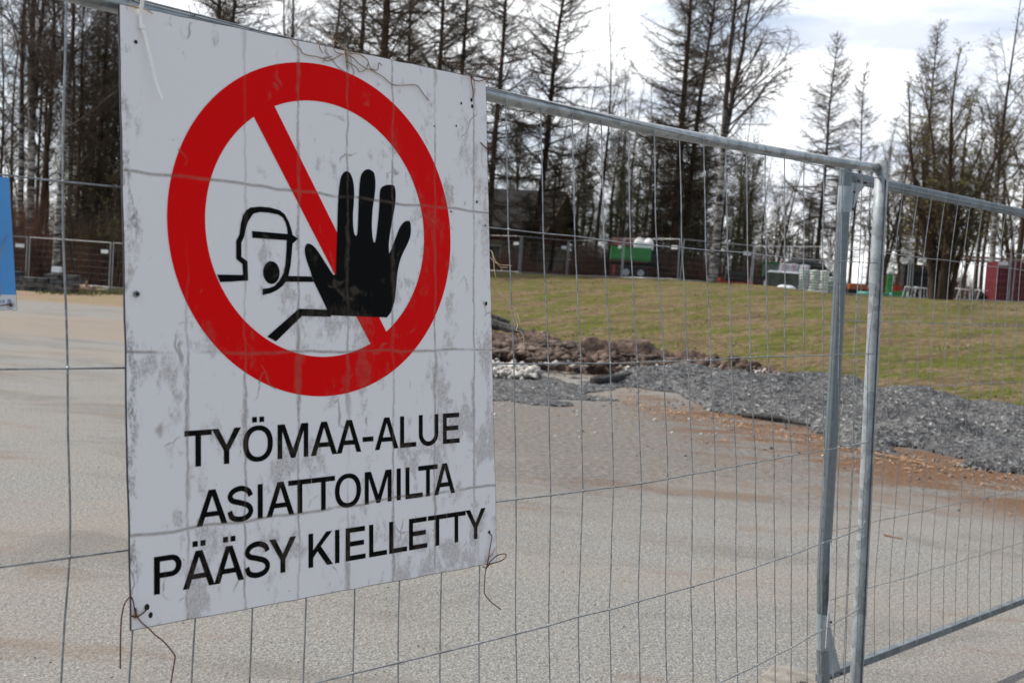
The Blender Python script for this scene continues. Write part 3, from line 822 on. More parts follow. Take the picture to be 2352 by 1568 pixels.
for r in range(1, 7):
    pts = [bsurf(-.355, r * .25 + .004, 0)] + [bsurf(c * cellb, r * .25 + rg.uniform(-.002, .002), -.002) for c in cols_b]
    mb.tube(crom(pts, 2), 0.0015, 5, cap=False)
mb.tube([bsurf(-.36, -.012, -.010), bsurf(-.3, .006, -.012), bsurf(3.1, .004, -.012)], 0.0015, 5)
mb.build('wire_mesh', MT['galv_wire'], fb, smooth=True)


def bar(mbx, a, b_, w1, w2, n1, n2):
    """rectangular tube a-b with half sizes w1 along n1, w2 along n2"""
    P = []
    for p in (a, b_):
        for s1, s2 in ((-1, -1), (1, -1), (1, 1), (-1, 1)):
            P.append(p + n1 * w1 * s1 + n2 * w2 * s2)
    mbx.add(P, [(0, 1, 2, 3), (7, 6, 5, 4), (0, 4, 5, 1), (1, 5, 6, 2), (2, 6, 7, 3), (3, 7, 4, 0)])


mb = MB(); bar(mb, bsurf(-.36, .005, .008), bsurf(3.15, .005, .008), .0125, .0125, by, bz); mb.tube([bsurf(-.36, -.0075, .008), bsurf(3.15, -.0075, .008)], .0125, 12); mb.build('top_rail', MT['galv_dull'], fb)
mb = MB(); bar(mb, bsurf(-.36, 1.783, .008), bsurf(3.15, 1.783, .008), .0135, .0125, by, bz); mb.build('bottom_rail', MT['galv_dull'], fb)


def ribbed_post(path, rad, n=40):
    """tube with shallow lengthwise grooves"""
    pts = [np.array(p, float) for p in path]; V = []; F = []
    for i, p in enumerate(pts):
        for k in range(n):
            a = 2 * math.pi * k / n
            rr = rad * (1 - 0.075 * (1 if (k % 4 == 0) else 0))
            V.append(p + (bx * math.cos(a) + bz * math.sin(a) * 0.95) * rr)
    for i in range(len(pts) - 1):
        for k in range(n):
            F.append((i * n + k, i * n + (k + 1) % n, (i + 1) * n + (k + 1) % n, (i + 1) * n + k))
    F.append(tuple(range(n))[::-1]); F.append(tuple((len(pts) - 1) * n + k for k in range(n)))
    return V, F


path = [bsurf(*p, .004) for p in ((-.3795, -.030), (-.379, .3), (-.375, .745), (-.376, 1.1), (-.377, 1.36), (-.368, 1.48), (-.352, 1.66), (-.334, 1.80), (-.330, 1.995))]
V, F = ribbed_post(crom(path, 4), 0.0225)
pb = mesh_object('post', V, F, MT['galv_dull'], fb)
for a, b_, off in (((-.3785, .035), (-.3778, .125), 0), ((-.364, 1.545), (-.3495, 1.675), 0)):
    mb = MB(); mb.tube([bsurf(*a, .004), bsurf(*b_, .004)], 0.0237, 28); sv_ = mb.build('sleeve', MT['sleeve'], pb, smooth=False)
mb = MB(); mb.prism([(-.357, .018), (-.255, .018), (-.30, .05), (-.335, .118), (-.357, .122)], bx, by, bz, BO + bz * -.006, .004); mb.build('corner_bracket', MT['sleeve'], fb)
mb = MB(); mb.prism([(-.345, 1.56), (-.322, 1.60), (-.285, 1.68), (-.235, 1.775), (-.33, 1.775)], bx, by, bz, BO + bz * -.006, .004); mb.build('corner_bracket', MT['sleeve'], fb)
for (X, Y) in ((-.318, .010), (-.268, .011), (-.352, .052), (-.354, .112), (-.343, 1.575), (-.30, 1.788), (-.235, 1.786)):
    mb = MB(); mb.ball(bsurf(X, Y, -.0105 if X > -.33 and (Y < .03 or Y > 1.7) else -.018), 0.0048, 8, 5); mb.build('rivet', MT['rivet'], fb, smooth=True)
mb = MB(); bar(mb, bsurf(3.15, -.03, .004), bsurf(3.15, 2.0, .004), .02, .02, bx, bz); mb.build('post', MT['galv_dull'], fb)
# whitish strip hanging down the ribbed post
mb = MB(); V = [bsurf(X, Y, -.0245) for X, Y in ((-.386, 1.28), (-.379, 1.30), (-.372, 1.44), (-.366, 1.50), (-.377, 1.60), (-.378, 1.66), (-.381, 1.66), (-.380, 1.58), (-.376, 1.49), (-.381, 1.40))]
mb = MB(); n_ = 10; mb.add(V + [p + bz * .001 for p in V], [tuple(range(n_)), tuple(range(n_, 2 * n_))[::-1]] + [(i, i + n_, (i + 1) % n_ + n_, (i + 1) % n_) for i in range(n_)])
mb.build('peeling_tape', MT['far_label'], pb)

# concrete foot under the two posts
ctr = np.array([1.075, 3.60, 0.0]); du = np.array([-.55, -.835, 0]); du /= np.linalg.norm(du); dv = np.array([-du[1], du[0], 0])
foot = root('concrete_base', (*ctr[:2], 0), 'pale cast concrete fence foot with oval post holes', 'fence foot')
mb = MB()
Lh, Wh, Hh = .36, .13, .140
oct_ = [(-Lh, -Wh + .05), (-Lh + .06, -Wh), (Lh - .06, -Wh), (Lh, -Wh + .05), (Lh, Wh - .05), (Lh - .06, Wh), (-Lh + .06, Wh), (-Lh, Wh - .05)]
base = np.array([ctr[0] - .055, ctr[1] + .07, 0])
holes_c = [(-.17, .055), (-.09, .02), (.0, .0), (.1, .0)]
# top face as a grid so the holes are real hollows
gx = np.linspace(-Lh, Lh, 97); gy = np.linspace(-Wh, Wh, 41); GX, GY = np.meshgrid(gx, gy, indexing='ij')
edge = np.minimum(np.minimum(Lh - np.abs(GX), Wh - np.abs(GY)), (Lh + Wh - .05 - np.abs(GX) - np.abs(GY)) * .7)
nzf = vnoise(91, .05)
H_ = Hh - 0.03 * np.clip(1 - edge / .03, 0, 1) ** 2 + 0.006 * nzf(GX + 3, GY + 3)
H_ -= 0.02 * sstep(.0, .06, GX) * (1 - sstep(.09, .12, GX)) * 0.5
for hx, hy in holes_c:
    q = np.hypot((GX - hx) / .026, (GY - hy) / .019); H_ -= 0.09 * (1 - sstep(.75, 1.15, q)); H_ += 0.010 * np.exp(-((q - 1.5) / .35) ** 2)
V = [base + du * a + dv * b_ + np.array([0, 0, h if e > -0.002 else 0]) for a, b_, h, e in zip(GX.ravel(), GY.ravel(), H_.ravel(), edge.ravel())]
n2 = len(gy); F = [(i * n2 + j, (i + 1) * n2 + j, (i + 1) * n2 + j + 1, i * n2 + j + 1) for i in range(len(gx) - 1) for j in range(n2 - 1)]
nv = len(V); rim_ids = [i * n2 for i in range(len(gx))] + [(len(gx) - 1) * n2 + j for j in range(1, n2)] + [i * n2 + n2 - 1 for i in range(len(gx) - 2, -1, -1)] + [j for j in range(n2 - 2, 0, -1)]
V += [np.array([V[i][0], V[i][1], -.01]) for i in rim_ids]; k = len(rim_ids)
F += [(rim_ids[i], nv + i, nv + (i + 1) % k, rim_ids[(i + 1) % k]) for i in range(k)]
mesh_object('block', V, F, MT['concrete'], foot, smooth=False)

# ------------------------------------------------------------------ the big sign
SO = np.array([-.00980856, 2.12602392, 1.93035184]); ux = ex.copy(); uy = ey - ez * .05; uy /= np.linalg.norm(uy); uz = np.cross(ux, uy)
m4 = Matrix.Identity(4)
for i in range(3):
    m4[i][0] = ux[i]; m4[i][1] = -uy[i]; m4[i][2] = -uz[i]; m4[i][3] = SO[i]
sign = bpy.data.objects.new('prohibition_sign', None); COL.objects.link(sign)
sign.matrix_world = m4
tag(sign, 'large grimy white sign with red ring and black raised hand', 'sign')


def sworld(x, y, off=0.0):
    return SO + ux * x + uy * y - uz * off


def flat_shape(polys, z):
    """tessellate [outer, hole...] in sign coordinates (x, y down)"""
    P = [[Vector((x, -y, 0)) for x, y in pl] for pl in polys]
    tri = tessellate_polygon(P); V = [(v.x, v.y, z) for pl in P for v in pl]
    F = []
    for t in tri:
        a, b_, c_ = (Vector(V[i]) for i in t)
        n = (b_ - a).cross(c_ - a)
        if n.length < 1e-12: continue
        F.append(tuple(t) if n.z > 0 else tuple(t)[::-1])
    return V, F


class Flat:
    def __init__(s): s.v = []; s.f = []
    def add(s, polys, z):
        V, F = flat_shape(polys, z); o = len(s.v); s.v += V; s.f += [tuple(i + o for i in f) for f in F]
    def build(s, name, material, parent):
        return mesh_object(name, s.v, s.f, material, parent, local=True)


corn = [(-.8386, .0183), (-.1093, -.0031), (-.0798, .9305), (-.8225, .9155)]
edge_pts = []
rg = random.Random(2)
for i in range(4):
    a, b_ = np.array(corn[i]), np.array(corn[(i + 1) % 4])
    for k in range(24):
        p = a + (b_ - a) * k / 24
        if k: p = p + np.array([rg.uniform(-.0008, .0008), rg.uniform(-.0008, .0008)])
        edge_pts.append(tuple(p))
fl = Flat(); fl.add([edge_pts], 0.0); fl.build('panel', MT['sign_white'], sign)
mb = MB(); k = len(edge_pts); cx, cy = np.mean(edge_pts, 0)
big = [(cx + (x - cx) * 1.0028, cy + (y - cy) * 1.0022) for x, y in edge_pts]
mb.add([(x, -y, -.0004) for x, y in big] + [(x, -y, -.004) for x, y in big], [(i, (i + 1) % k, k + (i + 1) % k, k + i) for i in range(k)] + [tuple(range(k)), tuple(range(k, 2 * k))[::-1]])
mb.build('backing_edge', MT['sign_edge'], sign, local=True)

cxo, cyo, rxo, ryo = -.48395, .31580, .28299, .27605
cxi, cyi, rxi, ryi = -.48548, .31388, .21937, .21221
outer = [(cxo + rxo * math.cos(2 * math.pi * k / 160), cyo + ryo * math.sin(2 * math.pi * k / 160)) for k in range(160)]
def seg_hole(A_, B_, side):
    A_, B_ = np.array(A_), np.array(B_); n = np.array([(B_ - A_)[1], -(B_ - A_)[0]])   # points right of A->B in y-down coords
    pts = []
    for k in range(400):
        a = 2 * math.pi * k / 400; p = np.array([cxi + rxi * math.cos(a), cyi + ryi * math.sin(a)])
        pts.append((k, p, ((p - A_) @ n) * side > 0))
    # rotate so that the run of kept points is contiguous
    st = next(k for k in range(400) if pts[k][2] and not pts[k - 1][2])
    return [tuple(pts[(st + k) % 400][1]) for k in range(400) if pts[(st + k) % 400][2]]
h1 = seg_hole((-.61719, .14476), (-.38621, .50775), -1)
h2 = seg_hole((-.58249, .12533), (-.35528, .48485), 1)
fl = Flat(); fl.add([outer, h1, h2], 0.0005); fl.build('prohibition_ring', MT['sign_red'], sign)

HEAD = [(-0.6851,0.3977),(-0.6398,0.3963),(-0.6407,0.3793),(-0.6518,0.3719),(-0.6518,0.3438),(-0.6461,0.3336),(-0.6436,0.3162),(-0.6400,0.3039),(-0.6339,0.2949),(-0.6263,0.2897),(-0.6094,0.2868),(-0.5906,0.2865),(-0.5732,0.2893),(-0.5636,0.2948),(-0.5555,0.3065),(-0.5507,0.3186),(-0.5481,0.3275),(-0.5376,0.3326),(-0.5484,0.3414),(-0.5504,0.3614),(-0.5524,0.3781),(-0.5563,0.3943),(-0.5114,0.3933),(-0.5073,0.4021),(-0.5615,0.4039),(-0.5670,0.4105),(-0.5782,0.4182),(-0.5893,0.4230),(-0.6046,0.4267),(-0.6046,0.4167),(-0.5940,0.4155),(-0.5829,0.4116),(-0.5734,0.4025),(-0.5653,0.3898),(-0.5621,0.3759),(-0.5601,0.3537),(-0.5594,0.3366),(-0.6230,0.3371),(-0.6236,0.3264),(-0.5575,0.3265),(-0.5588,0.3164),(-0.5620,0.3076),(-0.5668,0.3006),(-0.5748,0.2966),(-0.5938,0.2949),(-0.6094,0.2954),(-0.6211,0.2989),(-0.6263,0.3055),(-0.6309,0.3125),(-0.6349,0.3235),(-0.6376,0.3357),(-0.6428,0.3459),(-0.6428,0.3680),(-0.6319,0.3748),(-0.6308,0.4047),(-0.6796,0.4090)]
HAND = [(-0.5067,0.4021),(-0.5107,0.3932),(-0.5134,0.3846),(-0.5210,0.3668),(-0.5247,0.3516),(-0.5227,0.3425),(-0.5177,0.3394),(-0.5093,0.3417),(-0.5008,0.3488),(-0.4906,0.3609),(-0.4786,0.3759),(-0.4682,0.3886),(-0.4622,0.3880),(-0.4611,0.3536),(-0.4593,0.3104),(-0.4582,0.2758),(-0.4557,0.2440),(-0.4522,0.2249),(-0.4468,0.2156),(-0.4404,0.2115),(-0.4333,0.2133),(-0.4272,0.2236),(-0.4240,0.2407),(-0.4247,0.2641),(-0.4265,0.2817),(-0.4262,0.3021),(-0.4237,0.3164),(-0.4197,0.3197),(-0.4168,0.3130),(-0.4153,0.2866),(-0.4138,0.2514),(-0.4109,0.2218),(-0.4054,0.2095),(-0.3962,0.2032),(-0.3869,0.2039),(-0.3802,0.2096),(-0.3780,0.2272),(-0.3799,0.2481),(-0.3844,0.2722),(-0.3859,0.3019),(-0.3837,0.3225),(-0.3800,0.3290),(-0.3766,0.3205),(-0.3720,0.2890),(-0.3690,0.2590),(-0.3682,0.2410),(-0.3644,0.2317),(-0.3549,0.2263),(-0.3453,0.2247),(-0.3357,0.2258),(-0.3326,0.2405),(-0.3346,0.2618),(-0.3404,0.2864),(-0.3455,0.3109),(-0.3482,0.3291),(-0.3478,0.3464),(-0.3417,0.3377),(-0.3320,0.3159),(-0.3222,0.2971),(-0.3124,0.2872),(-0.3013,0.2851),(-0.2977,0.2937),(-0.2985,0.3106),(-0.3065,0.3279),(-0.3164,0.3437),(-0.3242,0.3608),(-0.3293,0.3823),(-0.3321,0.4065),(-0.3352,0.4275),(-0.3387,0.4369),(-0.3437,0.4490),(-0.3526,0.4585),(-0.4725,0.4568),(-0.4725,0.4591),(-0.5305,0.4588),(-0.5799,0.5003),(-0.5963,0.4926),(-0.5361,0.4469),(-0.4804,0.4475),(-0.4907,0.4290)]
fl = Flat(); fl.add([HEAD], .0010)
fl.add([[(-.58828 + .01525 * math.cos(2 * math.pi * k / 40), .39025 + .01824 * math.sin(2 * math.pi * k / 40)) for k in range(40)]], .0010)
fl.build('head_pictogram', MT['sign_black'], sign)
def rounded(poly, lo, hi, n=3):
    return [tuple(p) for p in crom(poly[lo:hi], n)]
hand = HAND[:2] + rounded(HAND, 2, 12) + rounded(HAND, 12, 56) + rounded(HAND, 56, 72) + HAND[72:]
fl = Flat(); fl.add([hand], .0010); fl.build('hand_pictogram', MT['sign_black'], sign)


def glyph(ch, x0, x1, yt, yb):
    """outline(s) of one sans capital between x0..x1, yt(x)..yb(x)"""
    w_, h = x1 - x0, 1.0; S, B = .0093 / w_, .150
    def m(p): 
        x = x0 + p[0] * w_; a, b_ = yt(x), yb(x)
        return (x, a + (b_ - a) * p[1])
    if ch in 'ÄÖ':
        out = glyph('A' if ch == 'Ä' else 'O', x0, x1, yt, yb)
        c_ = .5 if ch == 'Ö' else .5
        for s1 in (-1, 1):
            xa = c_ * w_ + s1 * .0065 - .0042 + x0
            out.append([[(xa, yt(xa) - .0148), (xa + .0086, yt(xa) - .0148), (xa + .0086, yt(xa) - .0062), (xa, yt(xa) - .0062)]])
        return out
    if ch == 'T': return [[list(map(m, [(0, 0), (1, 0), (1, B), (.5 + S / 2, B), (.5 + S / 2, 1), (.5 - S / 2, 1), (.5 - S / 2, B), (0, B)]))]]
    if ch == 'L': return [[list(map(m, [(0, 0), (S, 0), (S, 1 - B), (1, 1 - B), (1, 1), (0, 1)]))]]
    if ch == 'E': return [[list(map(m, [(0, 0), (.97, 0), (.97, B), (S, B), (S, .42), (.92, .42), (.92, .42 + B), (S, .42 + B), (S, 1 - B), (1, 1 - B), (1, 1), (0, 1)]))]]
    if ch == 'I': return [[list(map(m, [(0, 0), (1, 0), (1, 1), (0, 1)]))]]
    if ch == '-': return [[list(map(m, [(0, .56), (1, .56), (1, .71), (0, .71)]))]]
    if ch == 'Y': return [[list(map(m, [(0, 0), (S * 1.25, 0), (.5, .46), (1 - S * 1.25, 0), (1, 0), (.5 + S / 2, .62), (.5 + S / 2, 1), (.5 - S / 2, 1), (.5 - S / 2, .62)]))]]
    if ch == 'M': return [[list(map(m, [(0, 1), (0, 0), (S * 1.45, 0), (.5, .74), (1 - S * 1.45, 0), (1, 0), (1, 1), (1 - S * .95, 1), (1 - S * .95, .20), (.5 + S * .45, 1), (.5 - S * .45, 1), (S * .95, .20), (S * .95, 1)]))]]
    if ch == 'K': return [[list(map(m, [(0, 0), (S, 0), (S, .50), (1 - S * 1.45, 0), (1 - S * .12, 0), (.50, .41), (1, 1), (1 - S * 1.30, 1), (.50 - S * .72, .55), (S, .73), (S, 1), (0, 1)]))]]
    if ch == 'A':
        il = lambda y: S * 1.08 + (.5 - S * 1.08) * (1 - y) / .83
        return [[list(map(m, [(0, 1), (.5 - S * .62, 0), (.5 + S * .62, 0), (1, 1), (1 - S * 1.08, 1), (1 - il(.76), .76), (il(.76), .76), (S * 1.08, 1)])),
                 list(map(m, [(.5, .17), (1 - il(.62), .62), (il(.62), .62)]))]]
    if ch == 'O':
        def se(rx, ry, n): return [m((.5 + rx * math.copysign(abs(math.cos(a)) ** .9, math.cos(a)), .5 + ry * math.copysign(abs(math.sin(a)) ** .9, math.sin(a)))) for a in [2 * math.pi * k / n for k in range(n)]]
        return [[se(.5, .52, 64), se(.5 - S * 1.02, .52 - B * .95, 64)]]
    if ch == 'U':
        o_ = [(0, 0), (S, 0), (S, .62)] + [(.5 - (.5 - S) * math.cos(a), .62 + (.40 - B) * math.sin(a)) for a in np.linspace(0, math.pi, 16)[1:-1]] + [(1 - S, .62), (1 - S, 0), (1, 0), (1, .62)] + [(.5 + .5 * math.cos(a), .62 + .40 * math.sin(a)) for a in np.linspace(0, math.pi, 20)[1:-1]] + [(0, .62)]
        return [[list(map(m, o_))]]
    if ch == 'P':
        bowl = lambda r0, ry: [(.62 + r0 * math.cos(a), .29 + ry * math.sin(a)) for a in np.linspace(-math.pi / 2, math.pi / 2, 18)]
        return [[list(map(m, [(0, 0)] + bowl(.38, .29) + [(S, .58), (S, 1), (0, 1)])), list(map(m, [(S, B * .95)] + bowl(.38 - S, .29 - B * .95) + [(S, .58 - B * .95)]))]]
    if ch == 'S':
        sp = crom([(.90, .300), (.80, .150), (.52, .062), (.22, .125), (.10, .27), (.20, .395), (.50, .475), (.80, .575), (.905, .735), (.79, .885), (.49, .945), (.19, .875), (.085, .690)], 6)
        asp = .055 / w_; Lf, Rt = [], []
        for i, p in enumerate(sp):
            t = sp[min(i + 1, len(sp) - 1)] - sp[max(i - 1, 0)]; t = np.array([t[0], t[1] * asp]); t /= np.linalg.norm(t); n = np.array([-t[1], t[0]])
            hw = .0043 / w_
            Lf.append((p[0] + n[0] * hw, p[1] + n[1] * hw / asp)); Rt.append((p[0] - n[0] * hw, p[1] - n[1] * hw / asp))
        return [[list(map(m, Lf + Rt[::-1]))]]
    return []


T1 = [('T', -.7396, -.6942), ('Y', -.6942, -.6435), ('Ö', -.6399, -.5858), ('M', -.577, -.5181), ('A', -.5131, -.4599), ('A', -.4606, -.409), ('-', -.406, -.3827), ('A', -.3794, -.3266), ('L', -.3227, -.285), ('U', -.2789, -.2316), ('E', -.2203, -.1783)]
T2 = [('A', -.72, -.6676), ('S', -.6675, -.6218), ('I', -.6138, -.6045), ('A', -.5977, -.5455), ('T', -.5568, -.5122), ('T', -.5115, -.4645), ('O', -.4645, -.4098), ('M', -.4017, -.3422), ('I', -.3306, -.3213), ('L', -.3103, -.2698), ('T', -.2803, -.2338), ('A', -.2422, -.1901)]
T3 = [('P', -.7882, -.7442), ('Ä', -.7424, -.6892), ('Ä', -.6905, -.6385), ('S', -.6374, -.5913), ('Y', -.593, -.5417), ('K', -.5179, -.4687), ('I', -.4646, -.4553), ('E', -.4425, -.4), ('L', -.3923, -.3528), ('L', -.3478, -.3068), ('E', -.3022, -.2591), ('T', -.2574, -.2112), ('T', -.2105, -.163), ('Y', -.163, -.1106)]
lin = lambda x0, y0, x1, y1: (lambda x: y0 + (x - x0) * (y1 - y0) / (x1 - x0))
for TT, yt, yb in ((T1, lin(-.74, .6341, -.18, .6345), lin(-.7165, .6890, -.178, .6910)), (T2, lin(-.72, .7262, -.19, .7268), lin(-.72, .7800, -.19, .7840)), (T3, lin(-.788, .8155, -.111, .8212), lin(-.787, .8710, -.131, .8778))):
    fl = Flat()
    for ch, a, b_ in TT:
        for polys in glyph(ch, a, b_, yt, yb):
            fl.add(polys, .0005 if ch != 'A' or True else .0006)
    fl.build('text_line', MT['sign_black'], sign)
# drill holes, nail heads and a bolt
for i, (x, y, r) in enumerate([(-.8149, .0676, .0028), (-.7994, .8867, .0040), (-.7937, .8993, .0032), (-.1007, .8694, .0032), (-.1469, .043, .0030), (-.1451, .0545, .0028), (-.2409, .106, .0016), (-.1862, .0977, .0018), (-.1087, .4284, .0030), (-.1108, .2784, .0018), (-.1735, .0535, .0022), (-.133, .235, .0022), (-.2, .2595, .0018)]):
    fl = Flat(); fl.add([[(x + r * math.cos(a), y + r * math.sin(a) * (1 + .2 * (i % 3))) for a in np.linspace(0, 2 * math.pi, 15)[:-1]]], .0008); fl.build('drill_hole', MT['dark_hole'], sign)
mb = MB(); mb.tube([(-.8151, -.4316, 0), (-.8151, -.4316, .004)], .0048, 6); bo = mb.build('bolt', MT['bolt'], sign, local=True)
mb = MB(); mb.tube([(-.8151, -.4316, .0035), (-.8151, -.4316, .0046)], .0026, 10)
mb.build('bolt_hole', MT['dark_hole'], bo, local=True)

# things tied to the sign and the fence
def swire(pts, offs, r, n=6, sub=4):
    P = [on_plane(u, v, SO - uz * 0, uz) for u, v in pts]
    offs = offs if isinstance(offs, (list, tuple)) else [offs] * len(P)
    return crom([p - uz * o_ for p, o_ in zip(P, offs)], sub), r
c3 = lambda x, y: (229.7 + x / 3.736, 1148.5 + y / 3.736)
ce = lambda x, y: (803.9 + x / 3.287, 1091 + y / 3.287)
c8 = lambda x, y: (1033.6 + x / 9.104, 114.8 + y / 9.104)
ca = lambda x, y: (264.1 + x / 2.559, 114.8 + y / 2.559)
cr = lambda x, y: (1091 + x / 4.094, 430.7 + y / 4.094)
c1 = lambda x, y: (x / 4.094, y / 4.094)
ct = lambda x, y: (275.6 + x / 2.731, y / 2.731)


def wire_thing(name, strands, r, material, label, cat, group=None):
    P0 = strands[0]
    e = None; mb = MB(); allp = []
    for st in strands:
        pts, off = st
        p, _ = swire(pts, off, r); mb.tube(p, r, 6); allp.append(p[0])
    ob = mb.build(name, material, None, smooth=True)
    return tag(ob, label, cat, group)


wire_thing('wire_tie', [([c3(157, 1435), c3(160, 1150), c3(168, 1000), c3(190, 890), c3(225, 835), c3(250, 822), c3(268, 860), c3(280, 930), c3(300, 990)], .006),
                        ([c3(300, 990), c3(345, 1045), c3(400, 1090), c3(455, 1145), c3(520, 1195), c3(580, 1260), c3(622, 1318), c3(626, 1345), c3(605, 1470), c3(590, 1568), c3(575, 1640)], .006),
                        ([c3(262, 985), c3(285, 995), c3(305, 990), c3(350, 965), c3(385, 938), c3(400, 912)], [.003, .005, .006, .005, .003, -.001]),
                        ([c3(295, 920), c3(297, 990)], .004)],
           .0011, MT['rust_wire'], 'long rusty wire tie at the bottom left corner of the big sign', 'wire', 'rusty wire ties on the big sign')
wire_thing('wire_tie', [([ce(1048, 430), ce(1060, 455), ce(1055, 500), ce(1043, 565), ce(1030, 640), ce(1012, 695), ce(1004, 740), ce(998, 820), ce(998, 880), ce(1020, 920), ce(1060, 960), ce(1122, 1007)], [-.001, .004, .004, .004, .005, .006, .006, .006, .006, .006, .006, .006]),
                        ([ce(1010, 697), ce(1040, 650), ce(1085, 608), ce(1130, 590), ce(1158, 592), ce(1160, 612), ce(1140, 632), ce(1100, 650), ce(1040, 668), ce(1015, 695), ce(995, 690), ce(985, 680)], .006)],
           .0010, MT['rust_wire'], 'looped rusty wire tie at the bottom right corner of the big sign', 'wire', 'rusty wire ties on the big sign')
wire_thing('wire_tie', [([ca(1925, 15), ca(1930, 65), ca(1975, 80), c8(80, 270), c8(180, 340), c8(290, 480), c8(400, 560), c8(425, 625), c8(500, 655), c8(580, 665), c8(680, 630), c8(760, 615), c8(810, 585), c8(880, 480), c8(950, 360), c8(1050, 200), c8(1095, 125)], .006),
                        ([c8(400, 530), c8(412, 620), c8(436, 780), c8(452, 900), c8(444, 1030)], .004),
                        ([c8(385, 540), c8(420, 600), c8(445, 560)], .005)],
           .0010, MT['rust_wire'], 'rusty wire tie with two upturned ends at the top right corner of the big sign', 'wire', 'rusty wire ties on the big sign')
wire_thing('wire_tie', [([ca(2140, 546), ca(2165, 572), ca(2190, 592), ca(2206, 600)], .004), ([ca(2185, 560), ca(2192, 602)], .004)],
           .0011, MT['rust_wire'], 'short rusty wire stub on the right edge of the big sign, below its top corner', 'wire', 'rusty wire ties on the big sign')

wire_thing('dry_root', [([ct(1015, 212), ct(1050, 235), ct(1080, 285), ct(1120, 310), ct(1130, 335), ct(1170, 352), ct(1225, 360), ct(1260, 370), ct(1320, 358)], .005),
                        ([ct(1245, 258), ct(1240, 300), ct(1262, 340)], .005),
                        ([ct(1310, 252), ct(1350, 268), ct(1385, 300), ct(1400, 340), ct(1405, 390), ct(1415, 440)], .006),
                        ([ct(1300, 245), ct(1340, 262), ct(1372, 292), ct(1402, 330), ct(1412, 400)], .007),
                        ([ct(1330, 262), ct(1330, 310), ct(1350, 335), ct(1390, 345)], .005),
                        ([ct(1260, 370), ct(1290, 388), ct(1340, 368), ct(1385, 345), ct(1440, 340), ct(1500, 350), ct(1540, 385), ct(1555, 430), ct(1600, 445), ct(1610, 400), ct(1628, 415)], .006),
                        ([ct(1405, 345), ct(1450, 370), ct(1480, 400), ct(1530, 435), ct(1570, 440)], .006),
                        ([ct(1412, 390), ct(1470, 425), ct(1492, 455), ct(1530, 440), ct(1545, 405)], .005),
                        ([ct(1410, 310), ct(1430, 335), ct(1480, 340), ct(1520, 365)], .005),
                        ([ct(1560, 440), ct(1590, 455), ct(1640, 485), ct(1680, 520), ca(1640, 210), ca(1740, 208), ca(1770, 215), ca(1800, 255), ca(1835, 300)], .004)],
           .0009, MT['root'], 'tangle of thin dry brown roots draped over the top edge of the big sign', 'root')
wire_thing('dry_twigs', [([c1(1195, 55), c1(1250, 70), c1(1330, 95), c1(1420, 138)], .006), ([c1(1205, 75), c1(1290, 85), c1(1380, 115), c1(1410, 145)], .007), ([c1(1215, 45), c1(1260, 85), c1(1300, 78)], .005)],
           .0008, MT['straw'], 'few dry grass stalks caught behind the cable tie at the top left of the sign', 'twigs')
def strands(name, sts, label, r=.0008):
    mb = MB()
    for pts, off in sts:
        P = [on_plane(u, v, FO - ez * .01, ez) for u, v in pts]; mb.tube(crom(P, 4), r, 5)
    return tag(mb.build(name, MT['straw'], None, smooth=True), label, 'root', 'pale roots caught in the fence')
strands('dry_root', [([cr(100, 580), cr(130, 590), cr(160, 600), cr(180, 660), cr(200, 700), cr(250, 728), cr(300, 730), cr(345, 738)], 0), ([cr(100, 630), cr(140, 655), cr(185, 700), cr(235, 740), cr(255, 778)], 0),
                     ([cr(160, 605), cr(175, 680), cr(182, 770), cr(198, 858)], 0), ([cr(190, 690), cr(240, 745), cr(305, 752)], 0)],
        'short pale roots poking from the right edge of the big sign, at ring height')
strands('dry_root', [([cr(110, 840), cr(145, 880), cr(200, 960), cr(270, 1040), cr(330, 1130), cr(370, 1200), cr(400, 1290), cr(390, 1340), cr(440, 1360), cr(460, 1430), cr(462, 1530)], 0),
                     ([cr(120, 880), cr(180, 945), cr(260, 1020), cr(310, 1080), cr(370, 1140), cr(405, 1210), cr(428, 1295)], 0), ([cr(330, 1120), cr(350, 1200), cr(370, 1280), cr(372, 1330), cr(400, 1345)], 0),
                     ([cr(400, 1370), cr(420, 1410), cr(455, 1405)], 0)],
        'long pale root strands hanging beside the right edge of the big sign')
strands('dry_root', [([(1932, 905), (1936, 930), (1930, 960), (1936, 1000)], 0), ([(1705 + 255, 1910 - 700), (1962, 1240)], 0)][:1], 'single pale root strand hanging on the fence near the ribbed post', .0006)

tie = root('cable_tie', sworld(-.8, .03, .006), 'white plastic cable tie looped over the top rail at the sign corner', 'cable tie')
def ribbon(mbx, pts, wid, th, off):
    P = crom([on_plane(u, v, SO, uz) - uz * off_ for (u, v), off_ in zip(pts, off)], 5); n = len(P)
    V = []
    for i, p in enumerate(P):
        t = P[min(i + 1, n - 1)] - P[max(i - 1, 0)]; t /= np.linalg.norm(t); sd = np.cross(uz, t); sd /= np.linalg.norm(sd); nn_ = np.cross(t, sd)
        w_ = wid[0] + (wid[1] - wid[0]) * i / (n - 1)
        V += [p + sd * w_ + nn_ * th, p - sd * w_ + nn_ * th, p - sd * w_ - nn_ * th, p + sd * w_ - nn_ * th]
    F = [(4 * i + k, 4 * i + (k + 1) % 4, 4 * i + 4 + (k + 1) % 4, 4 * i + 4 + k) for i in range(n - 1) for k in range(4)] + [(3, 2, 1, 0), (4 * n - 4, 4 * n - 3, 4 * n - 2, 4 * n - 1)]
    mbx.add(V, F)
mb = MB(); ribbon(mb, [c1(1270, -60), c1(1285, -10), c1(1300, 40), c1(1306, 140), c1(1314, 240)], (.0026, .0026), .0007, (-.02, .012, .012, .004, .004)); mb.build('strap', MT['nylon'], tie)
